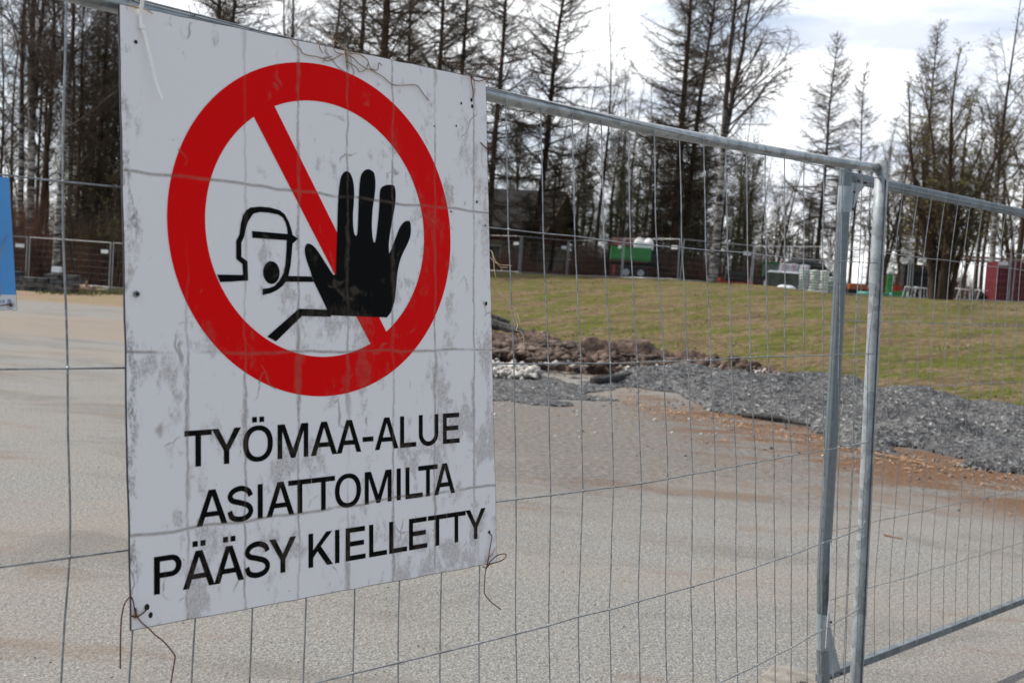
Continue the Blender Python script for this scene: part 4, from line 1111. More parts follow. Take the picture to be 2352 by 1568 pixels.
mb = MB(); ribbon(mb, [c1(1322, 265), c1(1345, 360), c1(1385, 560), c1(1430, 780), c1(1483, 948)], (.0026, .0020), .0007, (.004, .007, .010, .012, .014)); mb.build('tail', MT['nylon'], tie)
mb = MB(); bar(mb, on_plane(*c1(1316, 238), SO, uz) - uz * .005, on_plane(*c1(1319, 278), SO, uz) - uz * .005, .0036, .0028, ux, uz); mb.build('buckle', MT['nylon'], tie)

# ------------------------------------------------------------------ blue sign at the left edge
fm = Matrix.Identity(4); bo_ = FO - ez * .010
for i in range(3):
    fm[i][0] = ex[i]; fm[i][1] = -ey[i]; fm[i][2] = -ez[i]; fm[i][3] = bo_[i]
bs = bpy.data.objects.new('information_sign', None); COL.objects.link(bs); bs.matrix_world = fm
tag(bs, 'bright blue sign with a white bottom strip, at the left end of the fence', 'sign')
TRc, BRc, SR = (-.9835, .2805), (-.9704, .4579), (-.9720, .4373)
fl = Flat(); fl.add([[(-1.55, .272), TRc, SR, (-1.55, .447)]], 0); fl.build('blue_field', MT['blue'], bs)
fl = Flat(); fl.add([[(-1.55, .447), SR, BRc, (-1.55, .4545)]], 0); fl.build('white_strip', MT['blue_white'], bs)
mb = MB(); pl = [(-1.552, .2715), (TRc[0] + .0006, TRc[1] - .0004), (BRc[0] + .0006, BRc[1] + .0005), (-1.552, .4550)]
mb.add([(x, -y, -.0004) for x, y in pl] + [(x, -y, -.003) for x, y in pl], [(3, 2, 1, 0), (4, 5, 6, 7)] + [(i, (i + 1) % 4, 4 + (i + 1) % 4, 4 + i) for i in range(4)]); mb.build('backing_edge', MT['sign_edge'], bs, local=True)
fl = Flat()
def bg(ch, x0, w_, yb=.4487, h=.0042):
    s_ = .0010
    if ch == 'A':
        fl.add([[(x0, yb), (x0 + w_ / 2 - s_ * .6, yb - h), (x0 + w_ / 2 + s_ * .6, yb - h), (x0 + w_, yb), (x0 + w_ - s_ * 1.2, yb), (x0 + w_ * .72, yb - h * .27), (x0 + w_ * .28, yb - h * .27), (x0 + s_ * 1.2, yb)], [(x0 + w_ / 2, yb - h * .8), (x0 + w_ * .63, yb - h * .43), (x0 + w_ * .37, yb - h * .43)]], .0004)
    else:
        fl.add([[(x0, yb), (x0, yb - h), (x0 + w_ * .6, yb - h), (x0 + w_ * .85, yb - h * .9), (x0 + w_ * .92, yb - h * .7), (x0 + w_ * .82, yb - h * .5), (x0 + w_ * .65, yb - h * .43), (x0 + w_, yb), (x0 + w_ * .7, yb), (x0 + w_ * .42, yb - h * .40), (x0 + s_, yb - h * .40), (x0 + s_, yb)], [(x0 + s_, yb - h * .82), (x0 + w_ * .55, yb - h * .82), (x0 + w_ * .66, yb - h * .7), (x0 + w_ * .55, yb - h * .57), (x0 + s_, yb - h * .57)]], .0004)
bg('R', -.9948, .0035); bg('A', -.9906, .0042)
fl.build('lettering', MT['blue_ink'], bs)
fl = Flat()   # small helmeted head emblem
ecx, ecy = -.9808, .4462
fl.add([[(ecx - .0026, ecy + .0000), (ecx - .0022, ecy - .0016), (ecx - .0008, ecy - .0026), (ecx + .0010, ecy - .0024), (ecx + .0024, ecy - .0010), (ecx + .0028, ecy + .0004), (ecx + .0014, ecy + .0000)]], .0004)
fl.add([[(ecx - .0022, ecy + .0018), (ecx + .0022, ecy + .0018), (ecx + .0029, ecy + .0032), (ecx - .0030, ecy + .0032)]], .0004)
fl.add([[(ecx + .0012, ecy + .0004), (ecx + .0020, ecy + .0006), (ecx + .0016, ecy + .0014), (ecx + .0006, ecy + .0016)]], .0004)
fl.build('emblem', MT['blue_ink'], bs)
wx, wy = -.9787, .4514
fl = Flat(); ring = lambda r: [(wx + r * math.cos(a), wy + r * math.sin(a)) for a in np.linspace(0, 2 * math.pi, 25)[:-1]]
fl.add([ring(.0052), ring(.0045)], .0006); fl.build('grommet', MT['bolt'], bs)
fl = Flat(); fl.add([ring(.0028), ring(.0010)], .0006); fl.build('rust_stain', MT['rivet'], bs)
mb = MB(); mb.tube([sum_ for sum_ in [bo_ + ex * x + ey * y - ez * .003 for x, y in ((-.9785, .4512), (-.985, .4508), (-.996, .4528), (-1.02, .4545))]], .0008, 6)
tag(mb.build('wire_tie', MT['rust_wire'], None, smooth=True), 'straight rusty wire at the bottom corner of the blue sign', 'wire')
mb = MB(); mb.tube(crom([bo_ + ex * x + ey * y - ez * .004 for x, y in ((-.9855, .357), (-.992, .371), (-.9965, .402), (-.993, .44))], 4), .0005, 5)
tag(mb.build('dry_root', MT['root'], None, smooth=True), 'thin brown root strand lying across the blue sign', 'root')


# ------------------------------------------------------------------ trees
class Segs:
    """collects tapered segments and turns them into thin prisms, all at once"""
    def __init__(s): s.a = []; s.b = []; s.ra = []; s.rb = []
    def add(s, a, b, ra, rb):
        s.a.append(a); s.b.append(b); s.ra.append(ra); s.rb.append(rb)
    def build(s, name, material, parent=None, n=3):
        A = np.array(s.a); B = np.array(s.b); ra = np.array(s.ra); rb = np.array(s.rb)
        t = B - A; t /= np.linalg.norm(t, axis=1)[:, None] + 1e-9
        ref = np.where(np.abs(t[:, 2:3]) > 0.9, np.array([[1.0, 0, 0]]), np.array([[0, 0, 1.0]]))
        u = np.cross(t, ref); u /= np.linalg.norm(u, axis=1)[:, None] + 1e-9; v = np.cross(t, u)
        V = []
        for k in range(n):
            w_ = u * math.cos(2 * math.pi * k / n) + v * math.sin(2 * math.pi * k / n)
            V.append(A + w_ * ra[:, None])
        for k in range(n):
            w_ = u * math.cos(2 * math.pi * k / n) + v * math.sin(2 * math.pi * k / n)
            V.append(B + w_ * rb[:, None])
        V = np.stack(V, 1).reshape(-1, 3)
        f = np.array([(k, (k + 1) % n, n + (k + 1) % n, n + k) for k in range(n)])
        F = (f[None] + (np.arange(len(A)) * 2 * n)[:, None, None]).reshape(-1, 4)
        return mesh_object(name, V, F, material, parent, local=True)


def limb(sg, p, d, length, r0, n, rng, curve=(0, 0, 0), wig=0.12, r1=None):
    """walk a wavy limb, returns its points and radii"""
    pts = [np.array(p, float)]; d = np.array(d, float); d /= np.linalg.norm(d); rs = [r0]
    r1 = r0 * 0.25 if r1 is None else r1
    for i in range(n):
        d = d + rng.normal(0, wig, 3) + np.array(curve) / n; d /= np.linalg.norm(d)
        q = pts[-1] + d * length / n; r = r0 + (r1 - r0) * (i + 1) / n
        sg.add(pts[-1], q, rs[-1], r); pts.append(q); rs.append(r)
    return pts, rs, d


def trunk_mesh(path, rad, material, parent, n=9):
    mb = MB(); mb.tube(path, list(rad), n, cap=False)
    return mb.build('trunk', material, parent, smooth=True, local=True)


def proto(name):
    e = bpy.data.objects.new(name, None); COL.objects.link(e); return e


def larch(name, H, seed, rb=0.20, spread=2.7, crown0=0.12, dens=1.0, fork=None):
    rng = np.random.default_rng(seed); e = proto(name)
    n = 14; path = [np.array([0.10 * math.sin(i * .9 + seed) * i / n, 0.10 * math.cos(i * .7 + seed) * i / n, H * i / n]) for i in range(n + 1)]
    rad = [max(.015, rb * (1 - (i / n) ** 1.1) + 0.015) for i in range(n + 1)]; rad[0] *= 1.25
    path[0] = path[0] - np.array([0, 0, .4])
    trunk_mesh(path, rad, MT['larch'], e)
    sg = Segs(); P = np.array(path)
    def pos(h): 
        return np.array([np.interp(h, P[:, 2], P[:, 0]), np.interp(h, P[:, 2], P[:, 1]), h])
    h = H * crown0; k = 0
    while h < H - .15:
        f = h / H
        Lb = spread * min(1.0, (1 - f) ** 0.8 * 1.35) * (0.65 + 0.35 * min(1, (f - crown0) / .2 + .2))
        if f < crown0 + .1: Lb *= 0.8
        for _ in range(rng.integers(3, 5)):
            if rng.random() > dens: continue
            a = rng.random() * 6.283; L_ = Lb * (0.35 + 0.85 * rng.random()) + .15
            el = -0.14 + 0.9 * f ** 2 + rng.normal(0, .19)
            d = (math.cos(a) * math.cos(el), math.sin(a) * math.cos(el), math.sin(el))
            pts, rs, _d = limb(sg, pos(h), d, L_, 0.014 + .020 * L_ / 2, 5, rng, (0, 0, .45), .17, .007)
            m_ = int(L_ / .075)
            for q in range(m_):
                t = 0.12 + 0.88 * q / max(1, m_ - 1) * .999; i = min(4, int(t * 5)); fr = t * 5 - i
                p0 = pts[i] * (1 - fr) + pts[i + 1] * fr; bd = pts[i + 1] - pts[i]; bd /= np.linalg.norm(bd)
                sd = np.cross(bd, (0, 0, 1)) * (1 if q % 2 else -1); td = bd * .65 + sd * .8 + rng.normal(0, .35, 3) + np.array([0, 0, -.15]); td /= np.linalg.norm(td)
                tl = (.15 + .55 * rng.random()) * (1.15 - t * .5) * min(1, L_ / 1.6 + .3)
                p1 = p0 + td * tl * .5; td2 = td + rng.normal(0, .3, 3) + np.array([0, 0, .15]); p2 = p1 + td2 * tl * .5
                sg.add(p0, p1, .0085, .0065); sg.add(p1, p2, .0065, .004)
                for _k in range(2):
                    p3 = p1 + (td + rng.normal(0, .8, 3)) * tl * .35; sg.add(p1, p3, .006, .004)
        h += 0.20 + .10 * rng.random(); k += 1
    sg.build('branches', MT['larch_twig'], e)
    return e


def broadleaf(name, H, seed, rb=0.15, white=True, droop=-.25, stems=1, crown0=.28, bud=0, spread=1.0, fork_at=None, depth=4, wob=.35, up=.75):
    rng = np.random.default_rng(seed); e = proto(name); sg = Segs(); buds = []
    bm = MT['birch'] if white else MT['larch']
    def twig(p, d, L_, r, lev):
        nseg = 4 if lev < depth - 1 else 3
        pts, rs, dd = limb(sg, p, d, L_, r, nseg, rng, (0, 0, (.5 if lev < 2 else droop)), .13 if lev < depth - 1 else .2, max(.003, r * .4))
        if lev >= depth:
            if bud and rng.random() < bud: buds.append(pts[-1]); buds.append(pts[1])
            return
        nk = {1: 8, 2: 6, 3: 5, 4: 3}.get(lev, 3)
        for q in range(nk):
            t = .2 + .8 * (q + rng.random() * .6) / nk; t = min(.999, t); i = int(t * nseg); fr = t * nseg - i
            p0 = pts[i] * (1 - fr) + pts[i + 1] * fr; bd = pts[i + 1] - pts[i]; bd /= np.linalg.norm(bd)
            nd = bd * .9 + rng.normal(0, .55, 3); nd /= np.linalg.norm(nd)
            twig(p0, nd, L_ * (.52 - .16 * t) * (.75 + .5 * rng.random()), max(.0045, r * .45), lev + 1)
    mbt = MB()
    for s_ in range(stems):
        a = rng.random() * 6.28; lean = (0 if stems == 1 else .10 + .30 * rng.random()); n = 12
        Hs = H * (1 if s_ == 0 else .6 + .4 * rng.random())
        base_ = np.array([math.cos(a), math.sin(a), 0]) * (0 if stems == 1 else .12 + .25 * rng.random()); path = []
        ph = rng.random(2) * 6
        for i in range(n + 1):
            f = i / n
            path.append(base_ + np.array([math.cos(a), math.sin(a), 0]) * Hs * lean * f ** 1.2 + np.array([math.sin(f * 5 + ph[0]), math.cos(f * 4 + ph[1]), 0]) * wob * f + np.array([0, 0, Hs * f - (.3 if i == 0 else 0)]))
        r_ = rb * (1 if s_ == 0 else .7 + .3 * rng.random()); rad = [max(.012, r_ * (1 - f_ ** .9) + .012) for f_ in np.linspace(0, 1, n + 1)]; rad[0] *= 1.2
        mbt.tube(path, rad, 8, cap=False); P = np.array(path)
        trunks = [(P, rad)]
        if fork_at and s_ == 0:
            i0 = int(fork_at * n); a2 = rng.random() * 6.28; pf = [P[i0]]
            for i in range(i0 + 1, n + 1):
                f = (i - i0) / (n - i0); pf.append(P[i0] + np.array([math.cos(a2), math.sin(a2), 0]) * 1.5 * f ** .8 + np.array([0, 0, (Hs * .95 - P[i0][2]) * f]) + rng.normal(0, .08, 3))
            rf = [r_ * .62 * (1 - (i / (n - i0)) ** .9) + .012 for i in range(n - i0 + 1)]; mbt.tube(pf, rf, 7, cap=False); trunks.append((np.array(pf), rf))
        for PP_, rr_ in trunks:
            z0 = max(Hs * crown0, PP_[0][2] + .3); z = z0
            while z < PP_[-1][2] - .2:
                f = (z - Hs * crown0) / (Hs * (1 - crown0) + .01)
                Lb = spread * Hs * .22 * (1 - f) ** .6 * (.6 + .6 * rng.random()) + .35
                p0 = np.array([np.interp(z, PP_[:, 2], PP_[:, 0]), np.interp(z, PP_[:, 2], PP_[:, 1]), z]); r0 = np.interp(z, PP_[:, 2], rr_)
                a = rng.random() * 6.283; el = up + .35 * f + rng.normal(0, .15)
                d = (math.cos(a) * math.cos(el), math.sin(a) * math.cos(el), math.sin(el))
                twig(p0, d, Lb, max(.010, min(r0 * .5, .016 * Lb + .006)), 2 if Lb < 2.0 else 1)
                z += Hs * .030 * (.6 + .8 * rng.random()) * (1 if stems == 1 else 1.5)
    mbt.build('trunk', bm, e, smooth=True, local=True)
    sg.build('branches', MT['birch_twig'] if white else MT['larch_twig'], e)
    if bud and buds:
        B = np.array(buds); n = len(B); r = rng; V = (B[:, None, :] + r.normal(0, .032, (n, 3, 3))).reshape(-1, 3)
        mesh_object('buds', V, np.arange(3 * n).reshape(-1, 3), MT['bud'], e, local=True)
    return e


def conifer(name, H, seed, rb=.16, spread=2.0, crown0=.2, kind='pine', dens=1.0, material='needle'):
    rng = np.random.default_rng(seed); e = proto(name); n = 10
    path = [np.array([.12 * math.sin(i * .8 + seed), .12 * math.cos(i * .6 + seed), H * i / n - (.4 if i == 0 else 0)]) for i in range(n + 1)]
    rad = [rb * (1 - i / n) + .015 for i in range(n + 1)]; trunk_mesh(path, rad, MT['larch'], e, 8)
    sg = Segs(); cl = []; P = np.array(path); h = H * crown0
    while h < H - .1:
        f = h / H; g = (f - crown0) / (1 - crown0)
        Lb = spread * ((1 - g) ** .75 if kind == 'spruce' else (1 - g) ** .45 * (.5 + .5 * min(1, g * 4 + .35)))
        for _ in range(rng.integers(3, 6)):
            a = rng.random() * 6.283; L_ = Lb * (.45 + .65 * rng.random()) + .12; el = (-.25 + .7 * f if kind == 'spruce' else .15 + .45 * g) + rng.normal(0, .14)
            d = (math.cos(a) * math.cos(el), math.sin(a) * math.cos(el), math.sin(el)); p0 = np.array([np.interp(h, P[:, 2], P[:, 0]), np.interp(h, P[:, 2], P[:, 1]), h])
            pts, rs, _d = limb(sg, p0, d, L_, .012 + .01 * L_, 4, rng, (0, 0, .25), .12, .006)
            m_ = int(L_ / .17 * dens) + 1
            for q in range(m_):
                t = (.25 if kind == 'spruce' else .45) + (.75 if kind == 'spruce' else .55) * rng.random(); t = min(t, .999); i = int(t * 4); fr = t * 4 - i
                c_ = pts[i] * (1 - fr) + pts[i + 1] * fr + rng.normal(0, .13 if kind == 'spruce' else .16, 3) * (1 + .4 * L_ / 2)
                sg.add(pts[i], c_, .006, .004)
                cl.append(c_)
        h += (.22 if kind == 'spruce' else .30) * (.7 + .6 * rng.random())
    sg.build('branches', MT['larch_twig'], e)
    C_ = np.array(cl); k = 15; n = len(C_) * k
    cen = np.repeat(C_, k, 0) + rng.normal(0, .10, (n, 3)) * np.array([1.2, 1.2, .7])
    d1 = rng.normal(0, 1, (n, 3)); d1[:, 2] = d1[:, 2] * .5 + .2; d1 /= np.linalg.norm(d1, axis=1)[:, None]; d2 = rng.normal(0, 1, (n, 3)); d2 /= np.linalg.norm(d2, axis=1)[:, None]
    s_ = (.055 + .075 * rng.random(n))[:, None]
    V = np.stack([cen - d2 * s_ * .17, cen + d2 * s_ * .17, cen + d1 * s_], 1).reshape(-1, 3)
    mesh_object('needles', V, np.arange(3 * n).reshape(-1, 3), MT[material], e, local=True)
    return e


LAR = [larch('larch_tree', 20, 1, .17, 4.1, .10), larch('larch_tree', 15.5, 2, .13, 3.3, .14), larch('larch_tree', 22, 3, .23, 4.3, .16, .95), larch('larch_tree', 14.5, 4, .09, 2.2, .25, .7)]
BIR = [broadleaf('birch_tree', 19, 11, .19, True, crown0=.34, fork_at=.38, spread=.85), broadleaf('birch_tree', 16, 12, .12, False, crown0=.3, spread=.8),
       broadleaf('birch_tree', 18, 13, .15, True, crown0=.35, spread=.75)]
BUS = [broadleaf('budding_tree', 10, 21, .10, False, crown0=.22, spread=.95, bud=.25, stems=2, droop=-.05, up=.9), broadleaf('budding_tree', 12.5, 22, .12, False, crown0=.3, spread=.9, bud=.2, droop=-.1, up=.9),
       broadleaf('willow_clump', 9.0, 23, .15, False, crown0=.16, spread=1.0, bud=.3, stems=12, droop=-.05, up=1.0, wob=.25)]
PIN = [conifer('pine_tree', 9, 31, .13, 2.1, .12, 'pine', 1.0), conifer('pine_tree', 10.5, 32, .17, 2.6, .06, 'pine', 1.5), conifer('spruce_tree', 14, 33, .17, 2.1, .04, 'spruce', 1.0, 'needle_dark'),
       conifer('spruce_tree', 4.5, 34, .07, 1.0, .04, 'spruce', 1.0)]
USED = set()
CAT = {'larch_tree': 'larch', 'birch_tree': 'birch', 'budding_tree': 'tree', 'willow_clump': 'willow', 'pine_tree': 'pine', 'spruce_tree': 'spruce'}


def plant(p, u, d, scale, label, rot=0.0, tilt=0.0, group=None, vb=640, zs=None):
    """tree p standing at picture column u (measured at height vb), at depth d"""
    g = at(u, vb, d); x, y = g[0], g[1]
    if id(p) in USED: o = copy_tree(p)
    else: o = p; USED.add(id(p))
    o.location = (x, y, float(ground_z(np.array(x), np.array(y))) - .05)
    o.rotation_mode = 'XYZ'; o.rotation_euler = (0, R(tilt), R(rot)) if not tilt else (Matrix.Rotation(R(tilt), 4, 'Y') @ Matrix.Rotation(R(rot), 4, 'Z')).to_euler()
    o.scale = (scale, scale, (zs or scale))
    kind = p.name.split('.')[0]
    tag(o, label, CAT[kind], group or 'trees beyond the far fence')
    return o


GR, GL = 'bare trees beyond the far fence', 'trees of the dark wood at the left'
plant(LAR[0], 1113, 57, 1.05, 'tall bare larch just right of the big sign', 20, .5, GR)
plant(LAR[0], 1219, 60, 1.12, 'tall bare larch leaning right above the dark roofed house', 140, 2.6, GR)
plant(BIR[1], 1363, 60, .97, 'slender bare birch between the two tall larches and the forked one', 60, 0, GR)
plant(LAR[2], 1543, 58, 1.0, 'thickest bare larch, behind the trailer and the far fence posts', 200, -.6, GR)
plant(LAR[1], 1558, 59, 1.3, 'slimmer bare larch rising against the thickest larch', 80, 2.6, GR)
plant(BIR[0], 1637, 47.5, .98, 'forked white stemmed birch at the edge of the grass', 35, .8, GR)
plant(LAR[1], 1873, 62, 1.0, 'bare pointed larch above the pile of white bags', 10, 0, GR)
plant(LAR[3], 1952, 64, .98, 'thin bare larch close beside the pointed one', 100, -.4, GR)
plant(LAR[1], 2098, 62, 1.06, 'bare pointed larch above the black container', 230, .6, GR)
plant(BUS[2], 2158, 40, 1.0, 'dense many stemmed willow at the top of the grass bank', 0, 0, GR, 685)
plant(BIR[2], 2274, 44, .95, 'white stemmed birch beside the dark red container', 50, -.6, GR, 686, .72)
plant(BUS[1], 2240, 58, .95, 'budding tree behind the white birch', 120, 0, GR, 680)
plant(BUS[1], 2330, 52, 1.2, 'tall budding tree above the dark red container', 200, 1, GR, 690)
plant(LAR[2], 2400, 55, .85, 'bare larch at the right edge of the picture', 300, 1, GR, 690)
plant(BUS[0], 2010, 56, .95, 'budding double stemmed tree behind the ribbed post', 10, 0, GR, 660)
plant(BUS[0], 2075, 60, .8, 'low budding tree behind the black container', 170, 0, GR, 660)
plant(BUS[0], 2215, 50, .9, 'budding double stemmed tree between the willow and the white birch', 250, 0, GR, 680)
plant(BUS[0], 2290, 60, 1.0, 'budding tree standing far behind the dark red container', 70, 0, GR, 690)
plant(BUS[0], 1820, 66, .72, 'low bare tree behind the green tractor', 220, 0, GR, 640)
plant(BUS[0], 1760, 62, .85, 'low bare tree just left of the green tractor', 30, 0, GR, 640)
plant(BUS[1], 1700, 62, .75, 'low spreading tree behind the white birch fork', 110, 0, GR, 640)
plant(BIR[1], 1745, 70, .62, 'small bare birch far behind the low trees', 150, 0, GR, 640)
plant(BUS[1], 1915, 70, .75, 'low bare tree behind the pile of white bags', 300, 0, GR, 640)
plant(BIR[1], 1440, 68, .8, 'thin bare birch behind the trailer', 250, 0, GR, 640)
plant(BUS[1], 1312, 76, .9, 'budding tree behind the gable of the house', 40, 0, GR, 640)
plant(BIR[2], 1405, 72, .85, 'bare birch far behind the house and trailer', 330, 0, GR, 640)
plant(BIR[1], 1275, 74, .85, 'bare birch far behind the house roof', 190, 0, GR, 640)
plant(PIN[0], 1262, 66, .92, 'loose green pine behind the gable of the house', 0, 0, GR, 640)
plant(PIN[0], 1330, 72, .78, 'small green pine right of the house', 100, 0, GR, 640)
plant(PIN[1], 1490, 62, .92, 'dense olive green pine behind the trailer', 20, 0, GR, 640)
plant(PIN[1], 1420, 66, .74, 'lower olive pine between the house and the trailer', 120, 0, GR, 640)
plant(PIN[1], 1560, 66, .82, 'dark pine behind the thickest larch', 210, 0, GR, 640)
plant(PIN[0], 1650, 60, .85, 'dark pine behind the forked birch', 210, 0, GR, 645)
plant(PIN[0], 1715, 64, .9, 'dark pine right of the forked birch', 300, 0, GR, 645)
plant(PIN[3], 1205, 60, 1.05, 'small dark spruce in front of the house roof', 0, 0, GR, 640)
plant(PIN[1], 2385, 60, .6, 'dark green pine at the right edge behind the dark red container', 0, 0, GR, 690)
for i, (u, d, s_, k_, la) in enumerate(((1395, 70, .95, 1, 'olive pine in the back row right of the house'), (1535, 72, 1.05, 1, 'olive pine in the back row behind the trailer tank'), (1605, 68, .9, 1, 'dark pine in the back row left of the forked birch'), (1240, 72, .95, 0, 'green pine in the back row above the house ridge'),
                                 (1170, 74, 1.0, 1, 'dark pine in the back row beside the sign edge'), (1685, 74, .95, 1, 'dark pine in the back row right of the forked birch'), (1775, 76, .8, 0, 'small dark pine in the back row left of the tractor'), (1455, 76, 1.15, 0, 'tall green pine in the back row behind the trailer'), (1320, 78, 1.0, 1, 'broad pine in the back row between house and trailer'),
                                 (1590, 80, 1.1, 0, 'tall pine in the back row behind the thickest larch'), (1860, 80, .7, 1, 'low dark pine in the back row behind the white bags'))):
    plant(PIN[k_], u, d, s_, la, 37 * i, 0, GR, 640)
for i, (u, d, s_, p_, la) in enumerate(((1470, 82, 1.0, BIR[1], 'bare birch in the back row above the trailer'), (1690, 84, .9, BIR[2], 'bare birch in the back row right of the forked birch'), (1330, 86, 1.0, BIR[2], 'bare birch in the back row right of the house'), (1610, 86, .95, BIR[1], 'bare birch in the back row left of the forked birch'),
                                        (1180, 80, 1.0, BIR[1], 'bare birch in the back row behind the house roof'), (2030, 72, 1.0, BUS[1], 'budding tree in the back row right of the end post'), (2135, 66, .95, BUS[1], 'budding tree in the back row behind the willow'), (2185, 70, 1.1, BUS[0], 'budding tree in the back row right of the willow'),
                                        (2255, 74, 1.2, BUS[1], 'tall budding tree in the back row behind the white birch'), (2345, 66, 1.35, BUS[0], 'tall budding tree in the back row at the right picture edge'), (2375, 58, 1.3, BUS[1], 'dense budding tree cut off by the right picture edge'), (1990, 76, .9, BUS[1], 'low budding tree in the back row between the two posts'),
                                        (1800, 84, .8, BUS[0], 'low bare tree in the back row above the tractor'), (1900, 82, .85, BUS[0], 'low bare tree in the back row above the small bag pallet'))):
    plant(p_, u, d, s_, la, 61 * i, 0, GR, 650)
for i, (u, d, s_, p_, la) in enumerate(((1345, 62, 1.3, 3, 'low dark spruce between the house and the trailer'), (1395, 60, 1.0, 3, 'low dark spruce just left of the trailer'), (1415, 70, .62, 2, 'half grown dark spruce left of the trailer'),
                                        (1505, 60, 1.2, 3, 'low dark spruce just right of the trailer'), (1520, 70, .66, 2, 'half grown dark spruce behind the trailer front'), (1590, 62, 1.3, 3, 'low dark spruce between the thickest larch and the forked birch'), (1575, 72, .7, 2, 'half grown dark spruce behind the thickest larch'),
                                        (1668, 62, 1.25, 3, 'low dark spruce behind the red framed machine'), (1715, 66, 1.35, 3, 'low dark spruce left of the green tractor'), (1700, 74, .6, 2, 'half grown dark spruce behind the red framed machine'), (1850, 70, .5, 2, 'half grown dark spruce behind the white bags'),
                                        (2010, 66, .5, 2, 'half grown dark spruce right of the end post'), (2060, 62, 1.2, 3, 'low dark spruce behind the green machine with the column'))):
    plant(PIN[p_], u, d, s_, la, 47 * i, 0, GR, 645)
# above the sign: trees whose feet it hides
for (u, d, s_, lab, pr_, rt) in ((470, 52, 1.08, 'bare larch seen above the sign, first from its top left corner', 0, 15), (505, 56, 1.1, 'bare larch seen above the sign, second from its top left corner', 0, 200),
                                 (800, 54, 1.12, 'bare larch seen above the middle of the sign', 0, 80), (850, 50, 1.15, 'thick bare larch seen above the middle of the sign', 2, 260), (975, 60, 1.15, 'bare larch seen above the right part of the sign', 0, 320),
                                 (1030, 63, .98, 'dense bare larch seen above the right corner of the sign', 2, 60), (650, 60, 1.0, 'bare birch seen above the sign', 1, 140), (905, 62, 1.05, 'bare larch behind the thick one above the sign', 0, 10), (740, 64, 1.0, 'bare larch faintly seen above the sign middle', 0, 130)):
    plant(BIR[0] if s_ == 1.0 and pr_ == 1 else LAR[pr_], u, d, s_, lab, rt, 0, 'bare trees seen above the sign', 640)
# the wood at the left
plant(BIR[2], 128, 46, 1.08, 'white stemmed birch beside the stacked pavers, by the fence wire', 0, 0, GL, 640)
plant(BIR[0], 62, 49, 1.15, 'thick forked birch near the blue sign', 90, 0, GL, 640)
rgl = random.Random(12)
ORD = ['first', 'second', 'third', 'fourth', 'fifth', 'sixth', 'seventh', 'eighth', 'ninth', 'tenth', 'eleventh', 'twelfth', 'thirteenth', 'fourteenth']
lft = [(-42, 52), (-10, 58), (20, 62), (38, 50), (80, 58), (86, 50), (103, 53), (150, 60), (170, 50), (188, 64), (205, 56), (235, 58), (262, 52), (285, 55)]
for i, (u, d) in enumerate(lft):
    p = [BIR[1], BIR[1], BIR[1], BIR[2]][i % 4]
    plant(p, u, d, rgl.uniform(.95, 1.2), 'plain bare birch of the left wood, %s trunk from the left' % ORD[i], rgl.uniform(0, 360), rgl.uniform(-1, 1), GL, 640)
for i, (u, d, s_) in enumerate(((100, 68, .75), (150, 66, .85), (178, 57, .95), (195, 62, 1.15), (215, 53, 1.1), (232, 64, 1.2), (250, 58, 1.08), (270, 66, 1.2), (288, 54, 1.0))):
    plant(PIN[2], u, d, s_, 'dark brownish spruce of the left wood, %s from the left' % ORD[i], rgl.uniform(0, 360), 0, GL, 640)
for i, (u, d, s_) in enumerate(((20, 60, .8), (60, 66, .9), (182, 47, .55), (225, 48, .62), (262, 46, .6))):
    plant(BUS[0], u, d, s_, 'low leafless bush of the left wood, %s from the left' % ORD[i], rgl.uniform(0, 360), 0, GL, 645)
for p in LAR + BIR + BUS + PIN:
    if id(p) not in USED: print('unused proto', p.name)

# brown undergrowth: one tangled mass
def brush(name, n, seed, band, hmax, label, mtl='brush'):
    rng = np.random.default_rng(seed); sg = Segs()
    for i in range(n):
        u = band[0] + (band[1] - band[0]) * rng.random(); d = band[2] + (band[3] - band[2]) * rng.random(); g = at(u, 640, d)
        x, y = g[0], g[1]; z = float(ground_z(np.array(x), np.array(y))); h = hmax * (.25 + .75 * rng.random() ** 1.6) * (.75 + .5 * math.sin(u * .031) * math.sin(u * .013 + 1))
        p = np.array([x, y, z]); dirn = np.array([rng.normal(0, .18), rng.normal(0, .18), 1.0])
        q = p + dirn * h * .5; r_ = q + (dirn + rng.normal(0, .2, 3)) * h * .5
        sg.add(p, q, .010, .008); sg.add(q, r_, .008, .004)
        for k in range(3):
            t = rng.random(); s0 = p + (q - p) * t if k == 0 else q + (r_ - q) * t; sg.add(s0, s0 + (dirn + rng.normal(0, .55, 3)) * h * .25, .006, .003)
    return tag(sg.build(name, MT[mtl]), label, 'undergrowth', kind='stuff')
brush('undergrowth', 2600, 84, (1080, 1310, 56, 61), 1.3, 'thin brown undergrowth in front of the house')
brush('undergrowth', 9500, 81, (1300, 1760, 56, 66), 2.3, 'brown leafless undergrowth below the trees behind the far fence')
brush('undergrowth', 5000, 82, (1850, 2420, 52, 64), 1.7, 'brown undergrowth behind the machines at the right')
brush('undergrowth', 12000, 83, (-60, 420, 47, 60), 3.2, 'brown twiggy undergrowth of the left wood')
